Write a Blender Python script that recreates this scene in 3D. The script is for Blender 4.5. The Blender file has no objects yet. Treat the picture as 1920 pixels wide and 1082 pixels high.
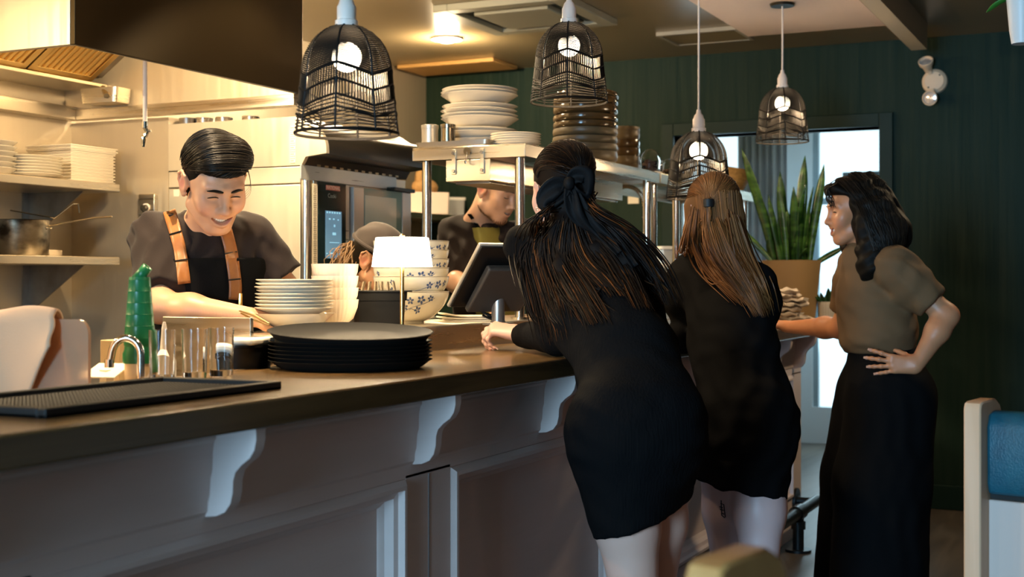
import bpy, math, random
import numpy as np
from mathutils import Vector, Matrix
random.seed(7); rng = np.random.default_rng(7)
S = bpy.context.scene
COL = S.collection
PI = math.pi
# ---------------------------------------------------------------- camera frame
FPX, HZ, H = 2490.0, 525.0, 1.265
FW = np.array([.9026, .4305, 0.]); RT = np.array([.4305, -.9026, 0.]); UP = np.array([0., 0., 1.])
def P(px, py, d):
    """point of the place seen at px,py of the 1920x1082 photograph at distance d"""
    q = FW*d + RT*((px-960)/FPX*d)
    q[2] = H-(py-HZ)/FPX*d
    return q
def XY(px, Y):
    k = (px-960)/FPX
    return Y*(.9026+.4305*k)/(.4305-.9026*k)
def dep(x, y): return FW[0]*x+FW[1]*y
# ---------------------------------------------------------------- materials
MATS = {}
def mat(name, col, rough=.5, metal=0., noise=None, bump=None, emis=None, trans=0., ior=1.45, coat=0., sheen=0., wood=None, streak=None, sss=0., island=None, vcol=None, coord='Object', alpha=1., spec=None, aniso=None):
    if name in MATS: return MATS[name]
    m = bpy.data.materials.new(name); m.use_nodes = True
    nt = m.node_tree; nd = nt.nodes; lk = nt.links
    b = nd['Principled BSDF']
    c = (*col, 1.)
    b.inputs['Base Color'].default_value = c
    b.inputs['Roughness'].default_value = rough
    b.inputs['Metallic'].default_value = metal
    b.inputs['Transmission Weight'].default_value = trans
    b.inputs['IOR'].default_value = ior
    b.inputs['Coat Weight'].default_value = coat
    b.inputs['Coat Roughness'].default_value = .15
    b.inputs['Alpha'].default_value = alpha
    if spec is not None: b.inputs['Specular IOR Level'].default_value = spec
    if aniso:                                    # brushed vertically: highlights stretch along z
        b.inputs['Anisotropic'].default_value = aniso; b.inputs['Anisotropic Rotation'].default_value = .25
        tg = nd.new('ShaderNodeTangent'); tg.direction_type = 'RADIAL'; tg.axis = 'Z'; lk.new(tg.outputs[0], b.inputs['Tangent'])
    if sheen:
        b.inputs['Sheen Weight'].default_value = sheen
    if sss:
        b.inputs['Subsurface Weight'].default_value = sss
        b.inputs['Subsurface Radius'].default_value = (.012, .005, .003)
        b.inputs['Subsurface Scale'].default_value = 1.
    if emis:
        b.inputs['Emission Color'].default_value = (*emis[0], 1.)
        b.inputs['Emission Strength'].default_value = emis[1]
    tc = nd.new('ShaderNodeTexCoord'); co = tc.outputs[coord]
    def mp(scale, rot=(0, 0, 0)):
        n = nd.new('ShaderNodeMapping'); lk.new(co, n.inputs[0]); n.inputs['Scale'].default_value = scale; n.inputs['Rotation'].default_value = rot
        return n.outputs[0]
    def nz(vec, sc, det=4, dist=0.):
        n = nd.new('ShaderNodeTexNoise'); lk.new(vec, n.inputs['Vector']); n.inputs['Scale'].default_value = sc; n.inputs['Detail'].default_value = det; n.inputs['Distortion'].default_value = dist
        return n.outputs['Fac']
    def ramp(fac, a, bb, p0=.3, p1=.7):
        r = nd.new('ShaderNodeValToRGB'); lk.new(fac, r.inputs[0]); r.color_ramp.elements[0].color = (*a, 1); r.color_ramp.elements[1].color = (*bb, 1)
        r.color_ramp.elements[0].position = p0; r.color_ramp.elements[1].position = p1
        return r.outputs[0]
    if noise:                                    # (scale, second colour, [p0, p1])
        p = noise[2] if len(noise) > 2 else (.3, .7)
        sc = noise[0] if isinstance(noise[0], tuple) else (noise[0],)*3
        lk.new(ramp(nz(mp(sc), 1., 6), col, noise[1], *p), b.inputs['Base Color'])
    if wood:                                     # (mapping scale, second colour)
        lk.new(ramp(nz(mp(wood[0]), 1., 8, 1.2), col, wood[1], .32, .68), b.inputs['Base Color'])
    if island:
        g = nd.new('ShaderNodeNewGeometry')
        lk.new(ramp(g.outputs['Random Per Island'], col, island[0], *island[1]), b.inputs['Base Color'])
    if vcol:
        a = nd.new('ShaderNodeVertexColor'); a.layer_name = vcol
        lk.new(a.outputs[0], b.inputs['Base Color'])
    if streak:                                   # brushed metal: (mapping scale, rough lo, rough hi)
        r = nd.new('ShaderNodeMapRange'); lk.new(nz(mp(streak[0]), 1., 5), r.inputs[0])
        r.inputs[1].default_value = .3; r.inputs[2].default_value = .7; r.inputs[3].default_value = streak[1]; r.inputs[4].default_value = streak[2]
        lk.new(r.outputs[0], b.inputs['Roughness'])
    if bump:                                     # (mapping scale, strength, distance)
        sc = bump[0] if isinstance(bump[0], tuple) else (bump[0],)*3
        n = nd.new('ShaderNodeBump'); lk.new(nz(mp(sc), 1., 5), n.inputs['Height']); n.inputs['Strength'].default_value = bump[1]; n.inputs['Distance'].default_value = bump[2]
        lk.new(n.outputs[0], b.inputs['Normal'])
    MATS[name] = m
    return m
STEEL = mat('brushed_steel', (.6, .53, .42), .3, 1., streak=((2, 2, 60), .22, .42), bump=((1.5, 1.5, 1.5), .15, .02))
STEELV = mat('wall_steel', (.56, .48, .36), .36, .6, streak=((40, 40, 1.5), .3, .5), bump=((2.2, 2.2, 2.2), .12, .02))
STEELD = mat('worn_steel', (.42, .39, .35), .36, 1., noise=(9, (.25, .22, .19)))
CHROME = mat('chrome', (.8, .78, .74), .1, 1.)
DARKM = mat('dark_metal', (.035, .03, .022), .3, .7)
WIRE = mat('black_wire', (.006, .005, .004), .6, spec=.3)
POST = mat('polished_post', (.62, .58, .5), .2, 1.)
WHITEP = mat('white_plastic', (.8, .7, .62), .4)
BLACKP = mat('black_plastic', (.008, .008, .008), .35, spec=.35)
BLACKR = mat('black_rubber', (.007, .0075, .0075), .55)
CERW = mat('white_ceramic', (.6, .55, .46), .16, coat=.3)
CERC = mat('cream_ceramic', (.78, .72, .6), .18, coat=.3)
CERB = mat('black_ceramic', (.012, .011, .01), .62, spec=.1)
CERN = mat('brown_glaze', (.075, .042, .014), .16, coat=.5, noise=((6, 6, 30), (.035, .024, .012)))
CEROL = mat('olive_stoneware', (.12, .088, .045), .4, noise=((8, 8, 40), (.075, .055, .028)))
CERNV = mat('navy_glaze', (.008, .014, .025), .15, coat=.5)
PAINTW = mat('grey_white_paint', (.8, .65, .6), .5, bump=((3, 3, 60), .25, .004), noise=((1.5, 1.5, 9), (.72, .58, .53)))
BARWOOD = mat('bar_wood', (.17, .1, .038), .27, wood=((.9, 14, 14), (.075, .043, .016)), coat=.25)
HONEY = mat('honey_oak', (.5, .25, .08), .4, wood=((12, 12, 1.5), (.4, .18, .05)))
OAK = mat('light_oak', (.6, .38, .24), .45, wood=((12, 12, 1.5), (.5, .29, .16)))
GREENW = mat('green_wall_paint', (.009, .024, .017), .6, spec=.15, noise=((2, 22, 1.1), (.021, .036, .025), (.4, .9)), bump=((3, 30, 1.6), .6, .012))
GREENT = mat('green_trim_paint', (.007, .022, .017), .5, spec=.2)
CEILM = mat('ceiling_paint', (.26, .2, .11), .28, noise=(1.2, (.21, .165, .095)))
CREAMP = mat('cream_paint', (.8, .64, .55), .6)
FLOORM = mat('floor_tile', (.11, .09, .07), .4, wood=((1.2, 9, 1), (.055, .045, .037)))
GLASS = mat('clear_glass', (1, 1, 1), .02, trans=1., ior=1.45)
SKIN = mat('skin', (.62, .36, .25), .42, vcol='tint', sss=.12)
CLOTHK = mat('black_cloth', (.0045, .0045, .005), .85, spec=.06, bump=((260, 260, 260), .25, .002))
KNITK = mat('black_ribbed_knit', (.0045, .0045, .005), .85, spec=.06, bump=((170, 170, 8), .6, .004))
TEEK = mat('faded_black_cotton', (.019, .0125, .011), .8, spec=.2, sheen=.06, bump=((300, 300, 300), .2, .002))
APRONK = mat('black_canvas', (.006, .006, .006), .85, spec=.08, bump=((400, 400, 400), .25, .002))
LEATHB = mat('tan_leather', (.34, .13, .035), .42, noise=(40, (.27, .1, .028)))
BLOUSE = mat('brown_crepe', (.14, .082, .04), .75, spec=.2, bump=((350, 350, 350), .2, .002))
HAIRK = mat('black_hair', (.006, .005, .004), .36, spec=.2, island=((.02, .014, .009), (.4, 1.)))
HAIRDB = mat('dark_hair_base', (.007, .004, .003), .6, spec=.12)
HAIRGB = mat('golden_hair_base', (.11, .05, .017), .6, spec=.2)
HAIRWB = mat('black_hair_base', (.005, .004, .003), .6, spec=.15)
HAIRD = mat('dark_brown_hair', (.007, .004, .003), .42, spec=.18, island=((.05, .02, .007), (.6, 1.)))
HAIRG = mat('golden_brown_hair', (.11, .043, .013), .38, spec=.35, island=((.24, .1, .03), (.2, 1.)))
HAIRW = mat('black_brown_hair', (.006, .0045, .0035), .45, spec=.2, island=((.028, .017, .009), (.5, 1.)))
TEETH = mat('teeth', (.85, .8, .7), .2)
# ---------------------------------------------------------------- mesh builder
ORG = {}
def setp(o, label=None, cat=None, group=None, kind=None):
    if label: o['label'] = label
    if cat: o['category'] = cat
    if group: o['group'] = group
    if kind: o['kind'] = kind
    return o
def empty(name, loc, label, cat, group=None):
    o = bpy.data.objects.new(name, None); COL.objects.link(o); o.location = tuple(loc); o.empty_display_size = .05
    ORG[o.name] = Vector(tuple(loc))
    return setp(o, label, cat, group)
def ortho(d):
    d = np.asarray(d, float); d = d/ (np.linalg.norm(d)+1e-12)
    a = np.array([0, 0, 1.]) if abs(d[2]) < .9 else np.array([1., 0, 0])
    u = np.cross(d, a); u /= np.linalg.norm(u); v = np.cross(d, u)
    return d, u, v
class MB:
    def __init__(s): s.v = []; s.f = []; s.mi = []; s.cur = 0
    def add(s, vs, fs):
        b = len(s.v); s.v.extend([tuple(map(float, q)) for q in vs]); s.f.extend([tuple(b+i for i in f) for f in fs]); s.mi.extend([s.cur]*len(fs)); return s
    def box(s, lo, hi):
        x0, y0, z0 = lo; x1, y1, z1 = hi
        return s.add([(x0, y0, z0), (x1, y0, z0), (x1, y1, z0), (x0, y1, z0), (x0, y0, z1), (x1, y0, z1), (x1, y1, z1), (x0, y1, z1)],
                     [(0, 3, 2, 1), (4, 5, 6, 7), (0, 1, 5, 4), (1, 2, 6, 5), (2, 3, 7, 6), (3, 0, 4, 7)])
    def obox(s, c, half, ax):
        """oriented box: ax = three axis vectors"""
        c = np.asarray(c, float); a = [np.asarray(ax[i], float)*half[i] for i in range(3)]
        vs = [c+sx*a[0]+sy*a[1]+sz*a[2] for sz in (-1, 1) for sx, sy in ((-1, -1), (1, -1), (1, 1), (-1, 1))]
        return s.add(vs, [(0, 3, 2, 1), (4, 5, 6, 7), (0, 1, 5, 4), (1, 2, 6, 5), (2, 3, 7, 6), (3, 0, 4, 7)])
    def tube(s, pts, r, n=8, caps=True, closed=False, flat=1.):
        pts = [np.asarray(p, float) for p in pts]; m = len(pts)
        rs = list(r) if hasattr(r, '__len__') else [r]*m
        t = []
        for i in range(m):
            if closed: d = pts[(i+1) % m]-pts[i-1]
            else: d = pts[min(i+1, m-1)]-pts[max(i-1, 0)]
            t.append(d/(np.linalg.norm(d)+1e-12))
        _, u, _ = ortho(t[0]); vs = []
        for i in range(m):
            u = u-t[i]*np.dot(u, t[i]); u /= (np.linalg.norm(u)+1e-12); w = np.cross(t[i], u)
            for k in range(n):
                a = 2*PI*k/n; vs.append(pts[i]+rs[i]*(math.cos(a)*u+flat*math.sin(a)*w))
        fs = []
        for i in range(m if closed else m-1):
            j = (i+1) % m
            for k in range(n):
                l = (k+1) % n; fs.append((i*n+k, i*n+l, j*n+l, j*n+k))
        if caps and not closed: fs += [tuple(range(n))[::-1], tuple((m-1)*n+k for k in range(n))]
        return s.add(vs, fs)
    def cyl(s, a, b, r0, r1=None, n=20, caps=True): return s.tube([a, b], [r0, r0 if r1 is None else r1], n, caps)
    def lathe(s, prof, c=(0, 0, 0), n=32, R=None, sx=1., sy=1., flute=None):
        """profile [(r, z)] about the z axis of R at c; r=0 ends close"""
        c = np.asarray(c, float); R = np.eye(3) if R is None else R
        vs = []; rows = []
        for r, z in prof:
            if r <= 1e-6: rows.append([len(vs)]); vs.append(c+R@np.array([0, 0, z])); continue
            row = []
            for k in range(n):
                a = 2*PI*k/n; rr = r*(1+(flute[1]*math.cos(flute[0]*a) if flute else 0))
                row.append(len(vs)); vs.append(c+R@np.array([rr*math.cos(a)*sx, rr*math.sin(a)*sy, z]))
            rows.append(row)
        fs = []
        for p, q in zip(rows[:-1], rows[1:]):
            if len(p) == 1 and len(q) == 1: continue
            for k in range(n):
                l = (k+1) % n
                if len(p) == 1: fs.append((p[0], q[l], q[k]))
                elif len(q) == 1: fs.append((p[k], p[l], q[0]))
                else: fs.append((p[k], p[l], q[l], q[k]))
        return s.add(vs, fs)
    def prism(s, poly, o, u, v, w):
        """polygon poly in axes u,v from o, extruded by vector w"""
        o, u, v, w = [np.asarray(q, float) for q in (o, u, v, w)]
        n = len(poly); a = [o+p[0]*u+p[1]*v for p in poly]
        return s.add(a+[q+w for q in a], [tuple(range(n))[::-1], tuple(range(n, 2*n))]+[(i, (i+1) % n, n+(i+1) % n, n+i) for i in range(n)])
    def sphere(s, c, r, n=16, m=10, sq=(1, 1, 1)):
        return s.lathe_sq([(r*math.sin(PI*i/m), -r*math.cos(PI*i/m)) for i in range(m+1)], c, n, sq)
    def lathe_sq(s, prof, c, n, sq):
        R = np.diag(sq).astype(float); return s.lathe(prof, c, n, R)
    def grid(s, G):
        """G: (a,b,3) array of points -> quads"""
        a, b = G.shape[:2]
        return s.add(G.reshape(-1, 3), [(i*b+j, i*b+j+1, (i+1)*b+j+1, (i+1)*b+j) for i in range(a-1) for j in range(b-1)])
    def build(s, name, m, parent=None, smooth=35, bevel=0., solid=0., label=None, cat=None, group=None, kind=None, sub=0):
        o0 = ORG[parent.name] if parent else None
        me = bpy.data.meshes.new(name)
        V = np.array(s.v, float)
        if parent is None:
            org = Vector(((V[:, 0].min()+V[:, 0].max())/2, (V[:, 1].min()+V[:, 1].max())/2, V[:, 2].min()))
        else: org = o0
        V = V-np.array(org)
        me.from_pydata(V.tolist(), [], s.f)
        ms = m if isinstance(m, (list, tuple)) else [m]
        for q in ms: me.materials.append(q)
        if len(ms) > 1: me.polygons.foreach_set('material_index', s.mi)
        if smooth:
            me.shade_smooth(); me.set_sharp_from_angle(angle=math.radians(smooth))
        o = bpy.data.objects.new(name, me); COL.objects.link(o)
        if parent: o.parent = parent
        else: o.location = org
        ORG[o.name] = org
        if solid: q = o.modifiers.new('s', 'SOLIDIFY'); q.thickness = solid; q.offset = 0
        if sub: q = o.modifiers.new('u', 'SUBSURF'); q.levels = sub; q.render_levels = sub
        if bevel: q = o.modifiers.new('b', 'BEVEL'); q.width = bevel; q.segments = 2; q.limit_method = 'ANGLE'; q.angle_limit = math.radians(50)
        return setp(o, label, cat, group, kind)
def dup(o, delta, label=None, group=None, rotz=None):
    c = o.copy(); COL.objects.link(c); c.location = Vector(o.location)+Vector(tuple(delta)); ORG[c.name] = c.location.copy()
    if rotz is not None: c.rotation_euler.z = rotz
    if label: c['label'] = label
    if group: c['group'] = group
    def kids(src, dst):
        for ch in list(src.children):
            k = ch.copy(); COL.objects.link(k); k.parent = dst; kids(ch, k)
    kids(o, c)
    return c
ORD = ['topmost', 'second from the top', 'third from the top', 'fourth from the top', 'fifth from the top', 'sixth from the top', 'seventh from the top', 'eighth from the top', 'ninth from the top', 'tenth from the top', 'eleventh from the top', 'twelfth from the top', 'thirteenth from the top']
def ordn(i, n): return 'bottom' if i == n-1 else ORD[i]
# ---------------------------------------------------------------- text (lettering as mesh)
def text_mb(txt, size, o, u, v, w, depth=.0015, mb=None, bold=0.):
    cu = bpy.data.curves.new('t', 'FONT'); cu.body = txt; cu.size = size; cu.extrude = 0; cu.align_x = 'CENTER'; cu.align_y = 'CENTER'; cu.offset = bold
    ob = bpy.data.objects.new('t', cu); me = ob.to_mesh()
    mb = mb or MB(); o, u, v, w = [np.asarray(q, float) for q in (o, u, v, w)]
    vs = [o+q.co.x*u+q.co.y*v+w*depth for q in me.vertices]; fs = [tuple(p.vertices) for p in me.polygons]
    mb.add(vs, fs)
    ob.to_mesh_clear(); bpy.data.objects.remove(ob); bpy.data.curves.remove(cu)
    return mb
# ================================================================ SETTING
ZC, ZL, ZS, CE = 1.05, 1.124, 1.75, 2.61
X_, Y_, Z_ = np.eye(3)
def st(mb, name, m, **k): return mb.build(name, m, kind='structure', smooth=k.pop('smooth', 0), **k)
st(MB().box((-3.5, -2.4, -.06), (7.9, 4.4, 0)).box((7.9, .6, -.06), (10.9, 4.4, -.0005)), 'floor', FLOORM)
st(MB().box((-3.5, -2.4, CE), (10.9, 4.4, CE+.08)), 'ceiling', CEILM)
DY0, DY1, DZ = 1.35, 2.56, 2.13
st(MB().box((7.64, -2.4, 0), (7.8, DY0, CE)).box((7.64, DY1, 0), (7.8, 4.4, CE)).box((7.64, DY0, DZ), (7.8, DY1, CE)), 'wall_far', GREENW)
f = MB()
for lo, hi in (((7.615, DY0-.075, 0), (7.82, DY0, DZ+.075)), ((7.615, DY1, 0), (7.82, DY1+.075, DZ+.075)), ((7.615, DY0, DZ), (7.82, DY1, DZ+.075))): f.box(lo, hi)
st(f, 'trim_1', GREENT, bevel=.004)
st(MB().box((7.618, -2.4, 0), (7.64, DY0-.075, .135)), 'baseboard_far', GREENT, bevel=.004)
st(MB().box((-3.5, -2.55, 0), (7.8, -2.4, CE)), 'wall_right', GREENW)
RW = mat('dark_tiled_wall', (.06, .045, .03), .4)
st(MB().box((4.45, 4.27, 0), (7.7, 4.4, CE)), 'wall_rear', STEELV)
st(MB().box((-2.5, 4.12, 0), (4.45, 4.4, CE)), 'wall_kitchen', STEELV)
sm = MB()
for x in (1.0, 2.22, 3.08, 3.62): sm.box((x, 4.113, .1), (x+.012, 4.121, 1.93))
st(sm, 'trim_2', mat('steel_seam', (.3, .27, .22), .4, 1.))
st(MB().box((4.29, 3.6, 0), (4.4, 4.12, 1.93)), 'wall_partition', STEELV)
st(MB().box((-1.75, 1.7, 0), (-1.65, 4.12, CE)), 'wall_daylight_shield', mat('cream_wall_paint', (.5, .4, .28), .6))  # unseen wall added to keep street daylight off the kitchen
# the wall with the street window behind the photographer
WX = -3.4
wb = MB()
wb.box((WX-.1, -2.4, 0), (WX, -1.9, CE)).box((WX-.1, 2.0, 0), (WX, 4.4, CE)).box((WX-.1, -1.9, 0), (WX, 2.0, .45)).box((WX-.1, -1.9, 2.3), (WX, 2.0, CE))
st(wb, 'wall_street', GREENW)
fr = MB()
for y in (-1.9, -.62, .66, 1.95): fr.box((WX-.08, y, .45), (WX-.02, y+.05, 2.3))
fr.box((WX-.08, -1.9, .45), (WX-.02, 2., .5)).box((WX-.08, -1.9, 2.25), (WX-.02, 2., 2.3))
st(fr, 'window_1', GREENT)
# vestibule beyond the doorway, with its own street windows
VW = mat('vestibule_white', (.8, .83, .85), .6)
st(MB().box((7.8, .6, 0), (10.9, .7, CE)).box((7.8, 4.3, 0), (10.9, 4.4, CE)), 'wall_vestibule', VW)
v = MB().box((10.3, .7, 0), (10.4, 4.3, .28)).box((10.3, .7, 2.55), (10.4, 4.3, CE)).box((10.3, 2.33, .28), (10.42, 2.86, 2.55))
st(v, 'wall_entrance', VW)
SKYB = mat('bright_daylight', (.8, .9, 1.), .5, emis=((.72, .93, 1.), 1.05))
st(MB().box((10.75, .7, -.3), (10.8, 4.3, 2.7)), 'window_2', SKYB)
vf = MB()
for y in (.72, 1.5, 2.29, 2.86, 3.6): vf.box((10.32, y, .28), (10.38, y+.05, 2.55))
vf.box((10.32, .7, 1.85), (10.38, 2.33, 1.9))
st(vf, 'window_3', mat('window_frame_grey', (.35, .42, .45), .5))
GREYB = mat('blue_grey_panel', (.16, .25, .29), .6)
b = MB().box((9.9, 1.2, .9), (10.2, 2.02, 2.06))
b.build('notice_cabinet', GREYB, label='tall blue-grey cabinet in the entrance beyond the doorway', cat='cabinet', bevel=.006).name
cu = MB()
G = []
for i in range(60):
    t = i/59; G.append([(9.6+.03*math.sin(t*44)+.012*math.sin(t*17), 2.36+.36*t, z) for z in (.25, 1.2, 2.5)])
cu.grid(np.array(G)); cu.build('curtain', mat('grey_curtain', (.75, .78, .82), .8, trans=.0), solid=.004, label='pale grey curtain hanging in the entrance behind the snake plant', cat='curtain', smooth=60)
st(MB().box((9.58, .7, 2.5), (9.62, 4.3, 2.53)), 'trim_3', GREENT)
# lowered ceiling panel over the dining side
st(MB().box((3.0, 1.14, 2.575), (7.0, 1.93, CE)), 'ceiling_panel', CREAMP)
st(MB().box((3.0, 1.11, 2.5), (7.0, 1.14, CE)), 'trim_4', mat('brown_edge_board', (.3, .16, .05), .5))
st(MB().box((3.0, 1.03, 2.47), (7.2, 1.11, CE)), 'trim_5', mat('cream_beam', (.6, .5, .34), .6))
# ---------------------------------------------------------------- ceiling fittings
ac = empty('air_conditioner', (6.05, 2.8, CE), 'square ceiling air conditioner panel above the pass shelf', 'air conditioner')
ACM = mat('ac_panel', (.3, .29, .22), .5)
m = MB()
for lo, hi in (((5.7, 2.45, 2.575), (6.4, 2.53, CE)), ((5.7, 3.07, 2.575), (6.4, 3.15, CE)), ((5.7, 2.53, 2.575), (5.78, 3.07, CE)), ((6.32, 2.53, 2.575), (6.4, 3.07, CE))): m.box(lo, hi)
m.build('frame', ACM, ac, bevel=.004)
MB().box((5.85, 2.6, 2.572), (6.25, 3.0, 2.6)).build('grille_panel', ACM, ac, bevel=.006)
m = MB()
for y in (2.545, 3.015): m.box((5.8, y, 2.59), (6.3, y+.04, 2.6))
for x in (5.795, 6.265): m.box((x, 2.6, 2.59), (x+.04, 3.0, 2.6))
m.build('vane', BLACKP, ac)
dl = empty('ceiling_downlight', (6.5, 3.5, CE), 'lit round downlight in the kitchen ceiling above the white plate stack', 'ceiling light')
MB().lathe([(.05, 0), (.085, 0), (.085, -.012), (.05, -.006), (.05, 0)], (6.5, 3.5, CE), 28).build('trim_ring', WHITEP, dl)
MB().lathe([(0, -.03), (.035, -.025), (.05, -.004), (.05, 0)], (6.5, 3.5, CE), 24).build('lamp', mat('warm_lamp', (1, .9, .7), .4, emis=((1., .78, .48), 60.)), dl)
WV = mat('lit_wood_vent', (.52, .3, .1), .5)
MB().box((7.18, 3.55, 2.585), (7.52, 4.22, CE-.001)).build('ceiling_hatch', WV, label='ochre wooden hatch panel in the ceiling by the far wall', cat='hatch', bevel=.004)
v2 = empty('ceiling_vent', (7.05, 2.1, CE), 'slatted dark air vent in the ceiling beside the cream panel', 'vent')
m = MB()
for lo, hi in (((6.85, 1.95, 2.59), (7.2, 1.97, CE)), ((6.85, 2.38, 2.59), (7.2, 2.4, CE)), ((6.85, 1.97, 2.59), (6.87, 2.38, CE)), ((7.18, 1.97, 2.59), (7.2, 2.38, CE))): m.box(lo, hi)
m.build('frame', mat('vent_frame', (.35, .32, .25), .5), v2)
m = MB()
for i in range(9): m.obox((6.89+i*.035, 2.175, 2.6), (.012, .205, .002), ((.8, 0, .6), Y_, (-.6, 0, .8)))
m.build('slat', mat('vent_slat', (.12, .09, .04), .5), v2)
# ---------------------------------------------------------------- emergency light on the far wall
q = P(1752, 152, 7.33); q[0] = 7.64
el = empty('emergency_light', q, 'twin-head cream emergency light mounted high on the green wall', 'emergency light')
CRP = mat('cream_plastic', (.72, .55, .38), .45)
RX = np.array([[0, 0, -1.], [0, 1, 0], [1, 0, 0]])     # z axis -> -X
MB().lathe([(0, .035), (.05, .034), (.066, .02), (.07, 0)], q, 32, RX).build('base_plate', CRP, el)
for nm, dz, dy, aim in (('u', .09, .035, (-.75, .1, .65)), ('l', -.1, .012, (-.95, .15, -.1))):
    c = q+np.array([-.07, dy, dz]); d, u, w = ortho(aim); R = np.stack([u, w, d], 1)
    hd = MB().lathe([(0, -.05), (.02, -.048), (.026, -.02), (.038, .0), (.041, .022), (.036, .024), (.034, .012)], c, 24, R).tube([q+np.array([-.03, dy*.5, dz*.45]), c-d*.03], .014, 10).build('lamp_head', CRP, el)
    MB().lathe([(0, .018), (.02, .017), (.034, .013)], c, 24, R).build('lens', mat('lamp_lens', (.75, .72, .7), .12, .6), hd)
m = MB()
for y, z in ((-.03, .03), (.03, -.035)): m.cyl(q+np.array([-.033, y, z]), q+np.array([-.036, y, z]), .005)
m.build('screw', DARKM, el)
# ---------------------------------------------------------------- pendants
def pendant(px, top, bot, d, ztop, label, n=8):
    c = P(px, 300, d); zt = H-(top-HZ)/FPX*d; zb = H-(bot-HZ)/FPX*d; h = zt-zb
    o = empty('pendant_lamp', (c[0], c[1], zb), label, 'pendant lamp', 'wire pendants over the bar')
    R0 = .112*h/.235
    def rad(t):                          # t 0 bottom .. 1 top
        return R0*((.97+.03*(1-t)) if t < .02 else (1-.13*t/.55 if t < .55 else .87*max(.16, math.sqrt(max(0, 1-((t-.55)/.46)**2)))))
    def pt(a, t): r = rad(t); return np.array([c[0]+r*math.cos(a), c[1]+r*math.sin(a), zb+t*h])
    a0 = .35
    mb = MB()
    for k in range(n):
        a = a0+2*PI*k/n; mb.tube([pt(a, t) for t in np.linspace(0, 1, 16)], .0026*h/.235, 5)
    for t in (0., .012): mb.tube([pt(2*PI*i/40, t) for i in range(40)], .0022*h/.235, 5, closed=True)
    w = .0019*h/.235
    def zig(t0, amp, off=0): return lambda a: t0+amp*abs((((a-a0)*n/(2*PI)+off) % 2)-1)
    z0, z1, z2, z3 = zig(.12, .09), zig(.22, .1), zig(.36, .1), zig(.5, .1)
    for zf in (z0, z1, z2, z3):
        mb.tube([pt(2*PI*i/64+a0, zf(2*PI*i/64+a0)) for i in range(64)], .0027*h/.235, 4, closed=True)
    for i in range(104):                 # upright canes of the chevron bands
        a = 2*PI*i/104; j = .012*math.sin(i*7.3)
        mb.tube([pt(a, z1(a)), pt(a+j, z2(a))], w, 4, caps=False); mb.tube([pt(a, z2(a)), pt(a-j, z3(a))], w, 4, caps=False)
    for i in range(1, 8):                # rings between foot and lower chevron
        mb.tube([pt(2*PI*k/48+a0, .02+(z1(2*PI*k/48+a0)-.02)*i/8) for k in range(48)], w*.8, 4, closed=True)
    for i in range(1, 25):               # rings of the dome
        mb.tube([pt(2*PI*k/48+a0, z3(2*PI*k/48+a0)*(1-i/25)+i/25*.99) for k in range(48)], w*.9, 4, closed=True)
    mb.build('shade', WIRE, o, smooth=60)
    s = h/.235
    MB().lathe([(0, .075), (.007, .075), (.009, .062), (.015, .055), (.018, .045), (.021, .04), (.021, .012), (.025, .01), (.025, -.004), (.014, -.004), (.014, -.02), (0, -.02)], (c[0], c[1], zt), 24, np.eye(3)*s).build('lamp_holder', WHITEP, o)
    cw = MB().tube([(c[0], c[1], zt+.07*s), (c[0]+.002, c[1], (zt+ztop)/2), (c[0], c[1], ztop)], .0042, 8); cw.build('cord', WHITEP, o)
    MB().lathe([(0, -.012), (.055, -.012), (.06, 0), (0, 0)], (c[0], c[1], ztop), 28).build('ceiling_rose', DARKM, o)
    r = .032*s
    MB().lathe([(r*math.sin(t)+1e-9*(t > 0), -.068*s-r*math.cos(t)) for t in np.linspace(0, 2.7, 14)]+[(0, -.068*s+r*.9)], (c[0], c[1], zt), 28).build('bulb', mat('lit_bulb', (1, .9, .75), .4, emis=((1., .84, .6), 45.)), o)
    MB().cyl((c[0], c[1], zt-.019*s), (c[0], c[1], zt-.068*s+r*.88), .0125*s, .0135*s).build('bulb_neck', mat('brass_cap', (.5, .4, .25), .35, .8), o)
    l = bpy.data.lights.new('pendant_glow', 'POINT'); l.energy = 15; l.color = (1., .7, .4); l.shadow_soft_size = .03
    lo = bpy.data.objects.new('pendant_glow', l); COL.objects.link(lo); lo.location = (c[0], c[1], zt-.07*s-r-.012)
    return o
pendant(650, 48, 252, 2.945, CE, 'largest black wire pendant lamp, hanging in front of the oven')
pendant(1067, 42, 192, 4.36, CE, 'black wire pendant lamp hanging above the stack of brown bowls')
pendant(1310, 246, 372, 5.5, CE, 'black wire pendant lamp hung lowest, above the fair-haired woman')
pendant(1467, 164, 266, 6.3, 2.575, 'smallest black wire pendant, hanging from the cream ceiling panel')
# ================================================================ BAR
YF, YB, XE = 1.431, 1.96, 6.86
MB().box((-1.6, YF, .998), (XE, YB, ZC)).build('bar_worktop', BARWOOD, bevel=.005, label='long dark wooden bar worktop running across the room', cat='worktop')
YP = 1.557
bar = empty('bar_counter', (3, YP, 0), 'grey-white panelled bar counter front with carved brackets under the worktop', 'bar counter')
MB().box((-1.6, YP+.04, 0), (6.63, YP+.09, .997)).build('front_panel', PAINTW, bar)
XB = [(-1.0, 1.537), (2.687-1.15*0, 2.91)]
rails = MB().box((-1.6, YP, .8), (6.63, YP+.041, .997)).box((-1.6, YP, 0), (6.63, YP+.041, .2))
pil = [(.18, .42), (1.31, 1.537), (2.687, 2.91), (4.06, 4.28), (5.43, 5.65), (6.44, 6.63)]
for a, b in pil: rails.box((a, YP, .19), (b, YP+.041, .81))
rails.build('rail_frame', PAINTW, bar, bevel=.002)
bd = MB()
for a, b in pil[:5]: bd.box(((a+b)/2-.0025, YP-.0015, .2), ((a+b)/2+.0025, YP+.001, .8))
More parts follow.
